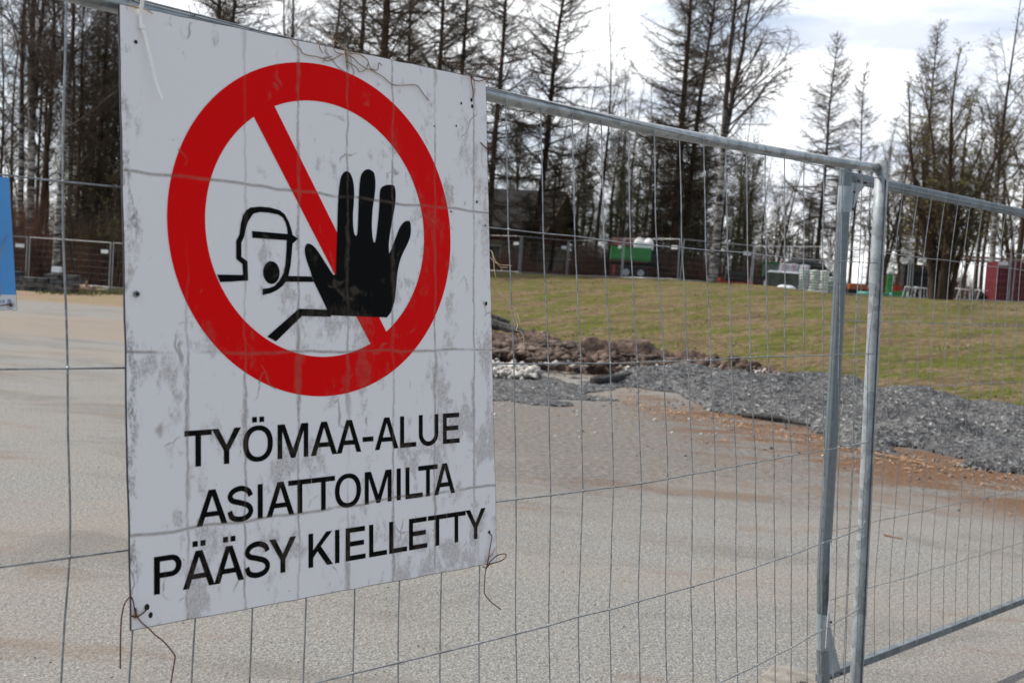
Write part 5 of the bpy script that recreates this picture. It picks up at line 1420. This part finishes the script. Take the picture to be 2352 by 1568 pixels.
# ------------------------------------------------------------------ far mesh fence
def far_panel(W_):
    e = proto('mesh_fence'); mb = MB()
    for x in (0, W_):
        mb = MB(); mb.tube([(x, 0, .1), (x, 0, 2.0)], .024, 6); mb.build('post', MT['far_zinc'], e, local=True)
    mb = MB(); mb.tube([(0, 0, 1.98), (W_, 0, 1.98)], .017, 6); mb.build('top_rail', MT['far_zinc'], e, local=True)
    mb = MB(); mb.tube([(0, 0, .15), (W_, 0, .15)], .018, 6); mb.build('bottom_rail', MT['far_zinc'], e, local=True)
    sg = Segs(); n = int(W_ / .11)
    for k in range(1, n): sg.add((W_ * k / n, 0, .15), (W_ * k / n, 0, 1.98), .0013, .0013)
    for k in range(1, 7): sg.add((0, 0, .15 + .26 * k), (W_, 0, .15 + .26 * k), .002, .002)
    sg.build('wire_mesh', MT['far_zinc'], e)
    mb = MB(); mb.box((W_ - .27, -.02, 1.60), (.34, .012, .15)); mb.build('label_plate', MT['far_label'], e, local=True)
    return e
FF = bpy.data.objects.new('concrete_base', None); COL.objects.link(FF)
mbf = MB(); mbf.box((0, 0, .06), (.75, .24, .12), taper=.85); mbf.build('block', MT['concrete'], FF, local=True)
mbf = MB(); mbf.tube([(-.05, 0, .11), (-.05, 0, .17)], .028, 8); mbf.tube([(.05, 0, .11), (.05, 0, .17)], .028, 8); mbf.build('post_socket', MT['far_zinc'], FF, local=True)
ff_used = [False]
FC = [0]
FOOTL = ['far concrete foot hidden beside the big sign edge', 'far concrete foot before the house', 'far concrete foot at the right end of the house', 'far concrete foot before the trailer wheels', 'far concrete foot left of the forked birch',
         'far concrete foot right of the red framed machine', 'far concrete foot beside the small pallet of white bags', 'far concrete foot before the black container', 'far concrete foot before the dark red container', 'far concrete foot past the right picture edge',
         'far concrete foot past the left picture edge', 'far concrete foot behind the blue sign', 'far concrete foot behind the wide stack of slabs', 'far concrete foot at the left wood beside the big sign', 'far concrete foot behind the big sign']
def far_fence(posts, labels, zfix=None):
    P = []
    for u, d in posts:
        g = at(u, 640, d); z = float(ground_z(np.array(g[0]), np.array(g[1]))); P.append(Vector((g[0], g[1], z - .02)))
    for i in range(len(P) - 1):
        a, b_ = P[i], P[i + 1]; v = b_ - a; g_ = v.normalized() * .06
        v = v - 2 * g_; a = a + g_
        o = far_panel(v.length); o.location = a
        o.rotation_euler = (0, -math.asin(v.z / v.length), math.atan2(v.y, v.x))
        tag(o, labels[i], 'fence', 'mesh fence panels round the yard')
    for i, p in enumerate(P):
        if ff_used[0]: o = copy_tree(FF)
        else: o = FF; ff_used[0] = True
        v = (P[min(i + 1, len(P) - 1)] - P[max(i - 1, 0)]); o.location = p; o.rotation_euler = (0, 0, math.atan2(v.y, v.x) + math.pi / 2)
        tag(o, FOOTL[FC[0]], 'fence foot', 'concrete feet of the far fence'); FC[0] += 1
far_fence([(1095, 56), (1192, 54), (1301, 56), (1427, 50.5), (1559, 48.2), (1726, 48), (1900, 42.5), (2094, 42), (2326, 41), (2500, 38)],
          ['far mesh fence panel right beside the big sign, before the house', 'far mesh fence panel before the gable of the house', 'far mesh fence panel left of the trailer', 'far mesh fence panel before the green trailer',
           'far mesh fence panel before the forked birch', 'far mesh fence panel before the tractor and white bags', 'far mesh fence panel before the orange machine', 'far mesh fence panel behind the willow', 'far mesh fence panel before the dark red container'])
far_fence([(-120, 44), (-45, 44), (62, 44.5), (254, 43.5), (450, 43)], ['far mesh fence panel of the left wood, cut off by the picture edge', 'far mesh fence panel half hidden by the blue sign', 'far mesh fence panel behind the stacked pavers', 'far mesh fence panel at the left wood, running behind the big sign'])

# ------------------------------------------------------------------ things behind the far fence
MT['green'] = mat('green_paint', (0.035, 0.24, 0.055), 0.5, var=.18, scale=3)
MT['dgreen'] = mat('dark_green_paint', (0.02, 0.10, 0.03), 0.5, var=.18, scale=3)
MT['black'] = mat('black_rubber', (0.015, 0.015, 0.016), 0.8, var=.3, scale=8)
MT['tank'] = mat('white_plastic_tank', (0.84, 0.83, 0.80), 0.5, var=.06, scale=4)
MT['redwood'] = mat('red_brown_board', (0.13, 0.035, 0.025), 0.8, var=.25, scale=3)
MT['redwall'] = mat('red_wall', (0.16, 0.018, 0.016), 0.85, var=.2, scale=3, stretch=(4, 4, .3))
MT['rendered'] = mat('beige_render', (0.33, 0.28, 0.235), 0.9, var=.12, scale=1.5)
MT['roof'] = mat('dark_roof_felt', (0.035, 0.032, 0.034), 0.95, var=0.25, scale=2, spec=0.08)
MT['bag'] = mat('white_sack', cols=[(0.62, 0.63, 0.65), (0.85, 0.86, 0.87)], rough=.5, scale=5)
MT['bagprint'] = mat('sack_print_red', (0.42, 0.12, 0.12), .6, var=.2, scale=5)
MT['bagprint2'] = mat('sack_print_green', (0.12, 0.36, 0.13), .6, var=.2, scale=5)
MT['crate'] = mat('dark_crate', (0.065, 0.075, 0.06), .8, var=.25, scale=4)
MT['orange'] = mat('orange_paint', (0.42, 0.10, 0.02), .5, var=.15, scale=4)
MT['red'] = mat('red_paint', (0.40, 0.03, 0.015), .5, var=.15, scale=4)
MT['teal'] = mat('teal_pipe', (0.02, 0.20, 0.15), .4, var=.15, scale=4)
MT['contain'] = mat('dark_red_container', (0.12, 0.012, 0.018), .6, var=.15, scale=2)
MT['wood'] = mat('grey_brown_timber', cols=[(0.17, 0.11, 0.08), (0.34, 0.25, 0.19)], rough=.9, scale=3, stretch=(.4, 3, 3))
MT['paver'] = mat('stacked_stone', cols=[(0.025, 0.025, 0.027), (0.15, 0.147, 0.145)], rough=.9, scale=2.5, detail=6)
MT['glass'] = mat('tractor_glass', (0.05, 0.075, 0.075), .1, var=.1, scale=2, spec=.8)
MT['white_metal'] = mat('white_metal', (0.60, 0.61, 0.64), .5, var=.1, scale=4)


def gpt(u, d, v=640):
    g = at(u, v, d); return np.array([g[0], g[1], float(ground_z(np.array(g[0]), np.array(g[1])))])


def yaw(deg):
    a = R(deg); return np.array([[math.cos(a), -math.sin(a), 0], [math.sin(a), math.cos(a), 0], [0, 0, 1]])


def placed(name, u, d, rot, label, cat, group=None, v=640):
    e = bpy.data.objects.new(name, None); COL.objects.link(e); g = gpt(u, d, v); e.location = Vector(g.tolist()); e.rotation_euler = (0, 0, R(rot))
    return tag(e, label, cat, group)


# house
h_ = placed('house', 1266, 70, -16, 'dark roofed house with red gable and beige lower wall behind the far fence', 'house')
def gable(Lx, Wy, z1, z2, x0=0):
    return [(x0, -Wy, 0), (x0, Wy, 0), (x0, Wy, z1), (x0, 0, z2), (x0, -Wy, z1)]
Lx, Wy, ze, zr, zs_ = 13.0, 4.4, 2.9, 5.5, 2.1
mb = MB(); mb.box((-Lx / 2, 0, zs_ / 2 - .2), (Lx, 2 * Wy, zs_ + .4)); mb.build('lower_wall', MT['rendered'], h_, local=True)
mb = MB(); mb.add([(0, -Wy, zs_), (0, Wy, zs_), (0, Wy, ze), (0, 0, zr), (0, -Wy, ze), (-Lx, -Wy, zs_), (-Lx, Wy, zs_), (-Lx, Wy, ze), (-Lx, 0, zr), (-Lx, -Wy, ze)], [(0, 1, 2, 3, 4), (9, 8, 7, 6, 5), (0, 4, 9, 5), (1, 6, 7, 2)]); mb.build('upper_wall', MT['redwall'], h_, local=True)
mb = MB()
for s_ in (-1, 1):
    dz = (zr - ze) / Wy; y1 = Wy + .7
    P = [(.7, 0, zr + .03), (.7, s_ * y1, zr + .03 - dz * y1), (-Lx - .7, s_ * y1, zr + .03 - dz * y1), (-Lx - .7, 0, zr + .03)]
    P2 = [(x, y, z + .16) for x, y, z in P]; mb.add(P + P2, [(0, 1, 2, 3), (7, 6, 5, 4), (0, 4, 5, 1), (1, 5, 6, 2), (2, 6, 7, 3)])
rf = mb.build('roof', MT['roof'], h_, local=True)
mb = MB()
for s_ in (-1, 1):
    y1 = Wy + .72; bar(mb, np.array((.73, 0, zr + .10)), np.array((.73, s_ * y1, zr + .10 - (zr - ze) / Wy * y1)), .11, .015, np.array((0, 0, 1.)), np.array((1., 0, 0)))
mb.build('barge_board', MT['wood'], rf, local=True)
for x in (-3, -6.5, -10):
    mb = MB(); mb.box((x, -Wy - .01, 1.25), (1.3, .06, .9)); wd = mb.build('window', MT['glass'], h_, local=True)
    mb = MB()
    for dx in (-.69, .69): mb.box((x + dx, -Wy - .03, 1.25), (.08, .08, 1.06))
    for dz_ in (-.49, .49): mb.box((x, -Wy - .031, 1.25 + dz_), (1.46, .08, .08))
    mb.build('window_frame', MT['white_metal'], wd, local=True)

# trailer
t = placed('tipping_trailer', 1449, 52.5, -3, 'small green tipping trailer with double wheels behind the far fence', 'trailer')
mb = MB(); mb.box((-.12, 0, .98), (1.95, 1.3, .06)); 
for s_ in (-1, 1): mb.box((-.12, s_ * .65, 1.30), (1.9, .05, .60))
for k in (-1, 1): mb.box((-.12 + k * .95, 0, 1.30), (.05, 1.30, .58))
for zz_ in (1.07, 1.32, 1.57): mb.box((-.12, -.69, zz_), (1.92, .04, .06))
for xx in (-1.06, .82): mb.box((xx, -.70, 1.3), (.07, .05, .64))
bd_ = mb.build('tipper_body', MT['green'], t, local=True)
mb = MB(); mb.box((1.12, 0, 1.22), (.52, 1.25, .62)); mb.box((1.12, 0, .85), (.6, .9, .2)); mb.build('front_box', MT['black'], t, local=True)
mb = MB(); mb.box((0, -.3, .78), (2.1, .1, .14)); mb.box((0, .3, .78), (2.1, .1, .14)); mb.tube([(1.0, 0, .75), (2.0, 0, .5)], .05, 6); mb.build('chassis', MT['black'], t, local=True)
for xx in (-.30, .42):
    for s_ in (-1, 1):
        mb = MB(); mb.tube([(xx, s_ * .62 - .11, .36), (xx, s_ * .62 + .11, .36)], .36, 20); wh = mb.build('wheel', MT['black'], t, local=True)
        mb = MB(); mb.tube([(xx, s_ * .62 - .118, .36), (xx, s_ * .62 + .118, .36)], .17, 14); mb.build('rim', MT['far_zinc'], wh, local=True)
t = placed('plastic_tank', 1472, 52.5, -3, 'white plastic tank standing in the green trailer', 'tank'); t.location.z += 1.46
mb = MB()
for xx in (-.22, .24): mb.ball((xx, 0, .33), .35, 12, 8, (.78, 1.2, .92)); mb.box((xx, 0, .2), (.46, .8, .4))
mb.build('tank_body', MT['tank'], t, local=True, smooth=False); mb = MB(); mb.tube([(.02, 0, .6), (.02, 0, .74)], .10, 10); mb.build('cap', MT['black'], t, local=True)
t = placed('garden_shed', 1441, 55.5, 4, 'low red brown shed behind the green trailer', 'shed')
mb = MB(); mb.box((0, 0, .9), (1.7, 1.6, 1.8)); mb.build('wall', MT['redwood'], t, local=True)
mb = MB(); mb.add([(-1, -1, 1.75), (1, -1, 1.75), (1, 1, 1.75), (-1, 1, 1.75), (-1, 0, 2.2), (1, 0, 2.2)], [(0, 1, 5, 4), (3, 4, 5, 2), (0, 4, 3), (1, 2, 5), (0, 3, 2, 1)]); mb.build('roof', MT['redwood'], t, local=True)

# tractor
t = placed('tractor', 1786, 52, -20, 'green tractor with glazed cab behind the pallets of white bags', 'tractor'); t.scale = (.72, .72, .72)
def wheel(parent, x, y, r, w_):
    mb = MB(); mb.tube([(x, y - w_ / 2, r), (x, y + w_ / 2, r)], r, 22)
    for k in range(18):
        a = 2 * math.pi * k / 18; mb.box((x + math.cos(a) * r, y, r + math.sin(a) * r), (.10, w_, .05), rot=np.array([[math.cos(a), 0, -math.sin(a)], [0, 1, 0], [math.sin(a), 0, math.cos(a)]]) @ np.eye(3))
    wh = mb.build('wheel', MT['black'], parent, local=True); mb = MB(); mb.tube([(x, y - w_ / 2 - .01, r), (x, y + w_ / 2 + .01, r)], r * .5, 14); mb.build('rim', MT['white_metal'], wh, local=True)
mb = MB(); mb.box((1.0, 0, 1.0), (1.5, .7, .62), taper=.9); mb.box((.1, 0, .75), (1.4, .6, .4)); mb.box((-.55, 0, .95), (.5, 1.3, .5)); mb.build('bonnet', MT['green'], t, local=True)
mb = MB(); mb.box((-.35, 0, 1.95), (1.24, 1.24, .05)); mb.box((-.35, 0, 2.03), (1.4, 1.4, .12)); mb.build('cab_roof', MT['dgreen'], t, local=True)
mb = MB(); mb.box((-.35, 0, 1.45), (1.12, 1.12, .92)); mb.build('cab_glass', MT['glass'], t, local=True)
for xx in (-.93, .23):
    for yy in (-.58, .58):
        mb = MB(); mb.box((xx, yy, 1.45), (.08, .08, .98)); mb.build('cab_pillar', MT['green'], t, local=True)
mb = MB(); mb.box((-.35, -.6, .98), (1.24, .06, .1)); mb.build('cab_sill', MT['green'], t, local=True)
for s_ in (-1, 1): wheel(t, -.5, s_ * .72, .62, .34); wheel(t, 1.25, s_ * .62, .40, .26)
mb = MB(); mb.tube([(.15, .5, 2.06), (.15, .5, 2.2)], .06, 8); mb.build('beacon', MT['red'], t, local=True)

# covered heap like a ribbed black arch
t = placed('tyre_bundle', 1846, 49, 10, 'big dark tyre lying against the pallets of white bags', 'tyre')
mb = MB(); V = []; F = []; nR, nr = 36, 12; r1, r2 = .98, .42
for i in range(nR):
    a = math.pi * 2 * i / nR
    for k in range(nr):
        b_ = 2 * math.pi * k / nr; rr = r1 + r2 * math.cos(b_) + (.05 if i % 2 and abs(b_ - 0) < 1.4 else 0); V.append((rr * math.cos(a), r2 * 1.0 * math.sin(b_), 0.78 + rr * .62 * math.sin(a)))
F = [(i * nr + k, ((i + 1) % nR) * nr + k, ((i + 1) % nR) * nr + (k + 1) % nr, i * nr + (k + 1) % nr) for i in range(nR) for k in range(nr)]
mb.add(V, F); mb.build('tread', MT['black'], t, local=True); mb = MB(); mb.tube([(0, -.15, .78), (0, .15, .78)], .5, 20); mb.build('rim', MT['crate'], t, local=True)


def bag_pallet(name, u, d, rot, nx, ny, nz, label, pm, group='pallets of white bags', bw=.42, bh=.115, dome=True, v=650):
    e = placed(name, u, d, rot, label, 'pallet of bags', group, v); rg_ = random.Random(int(u))
    mb = MB()
    for k in range(3): mb.box((0, (k - 1) * ny * bw * .42, .05), (nx * bw, .10, .10))
    mb.box((0, 0, .115), (nx * bw, ny * bw, .03)); mb.build('pallet', MT['wood'], e, local=True)
    mb = MB(); mp_ = MB()
    for z in range(nz):
        for i in range(nx):
            for j in range(ny):
                if dome and z == nz - 1 and rg_.random() < .3: continue
                x = (i - (nx - 1) / 2) * bw + rg_.uniform(-.02, .02); y = (j - (ny - 1) / 2) * bw + rg_.uniform(-.02, .02); zz_ = .13 + bh * (z + .5)
                mb.ball((x, y, zz_), .5, 10, 6, (bw * .98, bw * .98, bh * 1.15))
                mb.box((x, y, zz_), (bw * .93, bw * .93, bh * .72))
                if j == 0: mp_.box((x + rg_.uniform(-.03, .03), y - bw * .475, zz_ + .005), (bw * .5, .02, bh * .34))
                if i == nx - 1: mp_.box((x + bw * .475, y, zz_), (.02, bw * .4, bh * .3))
    n0 = len(mb.f); mb.add(mp_.v, mp_.f); ob = mb.build('bags', MT['bag'], e, local=True, smooth=True); ob.data.materials.append(pm)
    for pg in ob.data.polygons:
        if pg.index >= n0: pg.material_index = 1
    return e
bag_pallet('bag_pallet', 1822, 46.5, -18, 3, 3, 10, 'tall pallet of white bags with red print by the far fence', MT['bagprint'])
bag_pallet('bag_pallet', 1868, 45.5, -14, 3, 3, 8, 'shrink wrapped pallet of white bags with green print by the far fence', MT['bagprint2'])
bag_pallet('bag_pallet', 1899, 46.5, -10, 2, 2, 6, 'small pallet of white bags beside the ribbed post', MT['bagprint2'], bw=.34, dome=False)
t = placed('crate', 1798, 45.6, -8, 'dark greenish crate under a pale cover beside the white bags', 'crate', v=660)
mb = MB(); mb.box((0, 0, .42), (1.35, .9, .80), taper=1.0); mb.build('side', MT['crate'], t, local=True)
mb = MB(); mb.box((.02, 0, .86), (1.42, .96, .07), taper=.9); mb.build('cover', MT['bag'], t, local=True)
for u_, la in ((1800, 'white sack slumped on the grass before the dark crate'), (1813, 'white sack lying flat beside the slumped one')):
    t = placed('sack', u_, 44.6, 20, la, 'sack', 'loose white sacks', 660)
    mb = MB(); mb.ball((0, 0, .14), .3, 12, 8, (1.1, .8, .55)); mb.ball((.22, 0, .10), .18, 10, 6, (1.1, .9, .6)); mb.build('body', MT['bag'], t, smooth=True, local=True)

# low machine with red frame
t = placed('harrow', 1688, 51, -6, 'low dark machine on a red frame right of the forked birch', 'machine', v=642)
mb = MB(); mb.box((0, 0, .22), (1.75, .7, .14)); mb.box((-.7, 0, .34), (.12, .8, .2)); mb.box((.7, 0, .34), (.12, .8, .2)); mb.build('frame', MT['red'], t, local=True)
mb = MB(); mb.box((0, 0, .66), (.95, .6, .34), taper=.8)
for k in range(6): mb.tube([(-.4 + .16 * k, -.33, .36), (-.4 + .16 * k, .33, .36)], .09, 8)
mb.build('drum', MT['black'], t, local=True)

t = placed('orange_mower', 1969, 46.5, -5, 'low orange and black machine seen between the two posts', 'machine', v=662)
mb = MB(); mb.box((0, 0, .50), (.72, .5, .26), taper=.92); mb.build('cover', MT['orange'], t, local=True)
mb = MB(); mb.box((0, 0, .28), (.78, .5, .18)); mb.tube([(-.3, -.3, .14), (-.3, .3, .14)], .14, 12); mb.tube([(.3, -.3, .14), (.3, .3, .14)], .14, 12); mb.build('chassis', MT['black'], t, local=True)
t = placed('pipe', 2008, 43.5, -8, 'fat teal pipe lying on the ground before the orange machine', 'pipe', v=668)
mb = MB(); mb.tube([(-.65, 0, .16), (.65, 0, .16)], .105, 16); mb.build('barrel', MT['teal'], t, local=True, smooth=True)
mb = MB(); mb.tube([(.6, 0, .16), (.74, 0, .16)], .13, 16); mb.build('socket', MT['teal'], t, local=True, smooth=True)
t = placed('log_splitter', 2058, 44.5, -8, 'bright green machine with an upright column behind the end post', 'machine', v=670)
mb = MB(); mb.box((.02, 0, .24), (.82, .5, .24), taper=.94); mb.box((-.2, 0, .12), (.5, .6, .1)); mb.build('base', MT['green'], t, local=True)
mb = MB(); mb.box((-.30, 0, .70), (.20, .22, .75)); mb.build('column', MT['green'], t, local=True)
mb = MB(); mb.box((-.30, 0, 1.11), (.24, .26, .07)); mb.build('column_cap', MT['white_metal'], t, local=True)
t = placed('fuel_can', 2061, 47, 0, 'red jerrycan like box behind the green machine', 'box', v=665)
mb = MB(); mb.box((0, 0, .50), (.30, .25, .26)); mb.tube([(.08, 0, .63), (.08, 0, .70)], .03, 8); mb.box((0, 0, .18), (.34, .3, .36)); mb.build('body', MT['red'], t, local=True)
t = placed('black_container', 2097, 50, -10, 'tall black slatted container behind the leaning far fence posts', 'container', v=665)
mb = MB(); mb.box((0, 0, .82), (1.1, .9, 1.6)); 
for k in range(9): mb.box((-.52 + .13 * k, -.47, .82), (.05, .04, 1.55))
mb.build('body', MT['black'], t, local=True); mb = MB(); mb.box((0, 0, 1.66), (1.16, .96, .06)); mb.build('lid', MT['black'], t, local=True)
def metal_frame(u, d, la):
    t = placed('metal_stand', u, d, random.Random(int(u)).uniform(-25, 25), la, 'metal stand', 'white metal stands', 680); mb = MB()
    for yy in (-.22, .22): mb.tube([(-.22, yy, 0), (-.10, yy, .55), (.32, yy, .52), (.36, yy, 0)], .018, 6)
    mb.tube([(-.10, -.22, .55), (-.10, .22, .55)], .018, 6); mb.tube([(.32, -.22, .52), (.32, .22, .52)], .018, 6); mb.build('frame', MT['white_metal'], t, local=True)
    mb = MB(); mb.box((.12, 0, .30), (.34, .38, .03)); mb.build('shelf', MT['crate'], t, local=True)
for u_, la in ((2088, 'white metal stand beside the green machine'), (2106, 'white metal stand between the black container and the willow'), (2203, 'white metal stand right of the willow'), (2250, 'white metal stand at the foot of the white birch, on its left'), (2292, 'white metal stand between the white birch and the red container')):
    metal_frame(u_, 43.4, la)
t = placed('covered_heap', 2246, 43.6, 0, 'black tarpaulin covered heap left of the white birch', 'covered heap', v=690)
mb = MB(); mb.ball((0, 0, .05), .5, 14, 10, (.75, .6, .95)); mb.ball((-.3, .1, 0), .4, 12, 8, (.9, .7, .7)); mb.build('tarpaulin', MT['black'], t, local=True)
t = placed('container', 2402, 42.6, -8, 'dark red corrugated container at the right edge of the picture', 'container', v=690)
mb = MB(); W2 = 2.15
for k in range(34):
    x = -W2 + 2 * W2 * k / 33; mb.box((x, -.9 - (.03 if k % 2 else 0), .88), (.135, .05, 1.72))
mb.box((0, 0, .88), (2 * W2, 1.7, 1.7)); mb.build('wall', MT['contain'], t, local=True)
mb = MB(); mb.box((0, -.94, .03), (2 * W2 + .1, .12, .10)); mb.build('bottom_rail', MT['white_metal'], t, local=True)
for (u_, ln, dz_, la) in ((2330, 4.6, 1.80, 'long grey brown plank laid along the top of the red container'), (2270, 3.4, 1.92, 'upper long plank reaching left past the white birch')):
    t = placed('plank', u_, 44.2, -8, la, 'plank', 'planks on the red container', 690); t.location.z += dz_
    mb = MB(); mb.box((0, 0, 0), (ln, .25, .09)); mb.build('board', MT['wood'], t, local=True)
for (u_, tl, la) in ((2303, 4, 'upright timber standing above the red container, left one'), (2312, 16, 'leaning timber standing above the red container')):
    t = placed('timber', u_, 44.6, 0, la, 'timber', 'timbers above the red container', 690); mb = MB()
    mb.tube([(0, 0, 0), (math.sin(R(tl)) * 2.6, 0, 2.55)], .055, 4); mb.build('beam', MT['redwood'] if tl < 10 else MT['wood'], t, local=True)

# ------------------------------------------------------------------ stacks of pavers at the left
def paver_stack(u, d, W_, D_, nz, seed, label):
    e = placed('paver_stack', u, d, random.Random(seed).uniform(-8, 8), label, 'stacked stones', 'stacks of stone slabs at the left wood', 680); rg_ = random.Random(seed)
    mb = MB()
    for z in range(nz):
        x = -W_ / 2
        while x < W_ / 2:
            wv_ = rg_.uniform(.25, .6); hh = .14
            if not (z == nz - 1 and rg_.random() < .35):
                mb.box((x + wv_ / 2, rg_.uniform(-.06, .06), .07 + z * .17), (wv_ - .03, D_, hh - .01 * rg_.random()), rot=yaw(rg_.uniform(-5, 5)))
            x += wv_
    mb.build('slabs', MT['paver'], e, local=True)
    mb = MB(); mb.box((0, -.2, .0), (W_, .1, .08)); mb.box((0, .2, 0), (W_, .1, .08)); mb.build('pallet', MT['wood'], e, local=True)
paver_stack(40, 37.5, .95, .8, 4, 1, 'stack of grey stone slabs half hidden by the blue sign')
paver_stack(118, 37.5, 1.55, .8, 4, 2, 'wide stack of grey stone slabs at the edge of the left wood')
t = placed('stone_block', 128, 37.5, 5, 'whitish block on top of the wide stack of slabs', 'block', v=680); t.location.z += .72
mb = MB(); mb.box((0, 0, .1), (.30, .3, .20), taper=.9); mb.build('block', MT['far_label'], t, local=True)
t = placed('log', 190, 40, -30, 'grey log lying behind the dry grass at the left wood', 'log', v=660)
mb = MB(); mb.tube([(-.5, 0, .16), (.5, .1, .12)], [.17, .13], 10); mb.build('stem', MT['wood'], t, local=True)
mb = MB(); mb.tube([(.2, 0, .2), (.35, -.1, .42)], [.05, .03], 6); mb.build('branch_stub', MT['wood'], t, local=True)

# charred logs and branches on the heaps
def log(pts, rs, label, m_='char', name='charred_log', grp='charred branches on the yard'):
    mb = MB(); P = [np.array(p, float) for p in pts]
    for p in P: p[2] += float(ground_z(np.array(p[0]), np.array(p[1])))
    Q = crom(P, 4); rr = np.interp(np.linspace(0, 1, len(Q)), np.linspace(0, 1, len(rs)), rs); rr = [float(r) * (1 + .15 * math.sin(i * 2.1)) for i, r in enumerate(rr)]
    mb.tube(Q, rr, 8); return tag(mb.build(name, MT[m_], None), label, 'log', grp)
log([(1.30, 16.45, .07), (1.62, 16.7, .09), (1.98, 17.1, .16)], [.06, .085, .05], 'short charred log lying before the small brown mound')
log([(-1.5, 26.6, .40), (-.5, 26.4, .42), (.3, 25.6, .30), (1.35, 25.0, .12)], [.15, .14, .09, .03], 'long charred branch at the foot of the bank beside the sign edge')
log([(-1.3, 26.9, .55), (-.7, 26.8, .62), (-.1, 26.6, .50)], [.10, .09, .04], 'forked charred branch end above the long one')
log([(3.05, 13.55, .02), (3.4, 13.25, .06), (3.7, 12.95, .03)], [.03, .035, .02], 'small charred stick at the lower edge of the gravel heap')
log([(-.1, 16.5, .05), (.2, 16.7, .08), (.5, 16.9, .04)], [.03, .045, .02], 'small charred stick among the whitish rubble')
log([(3.85, 10.9, .02), (4.2, 10.4, .02)], [.012, .010], 'thin pale stick on the rusty ground', 'chip', 'stick', 'pale sticks')
gp0 = [CAM + ray(u, v) * (1.55 / -ray(u, v)[2]) for u, v in ((2031, 1230), (2072, 1239))]
log([(gp0[0][0], gp0[0][1], .008), (gp0[1][0], gp0[1][1], .008)], [.006, .004], 'thin pale splinter on the asphalt right of the end post', 'chip', 'stick', 'pale sticks')
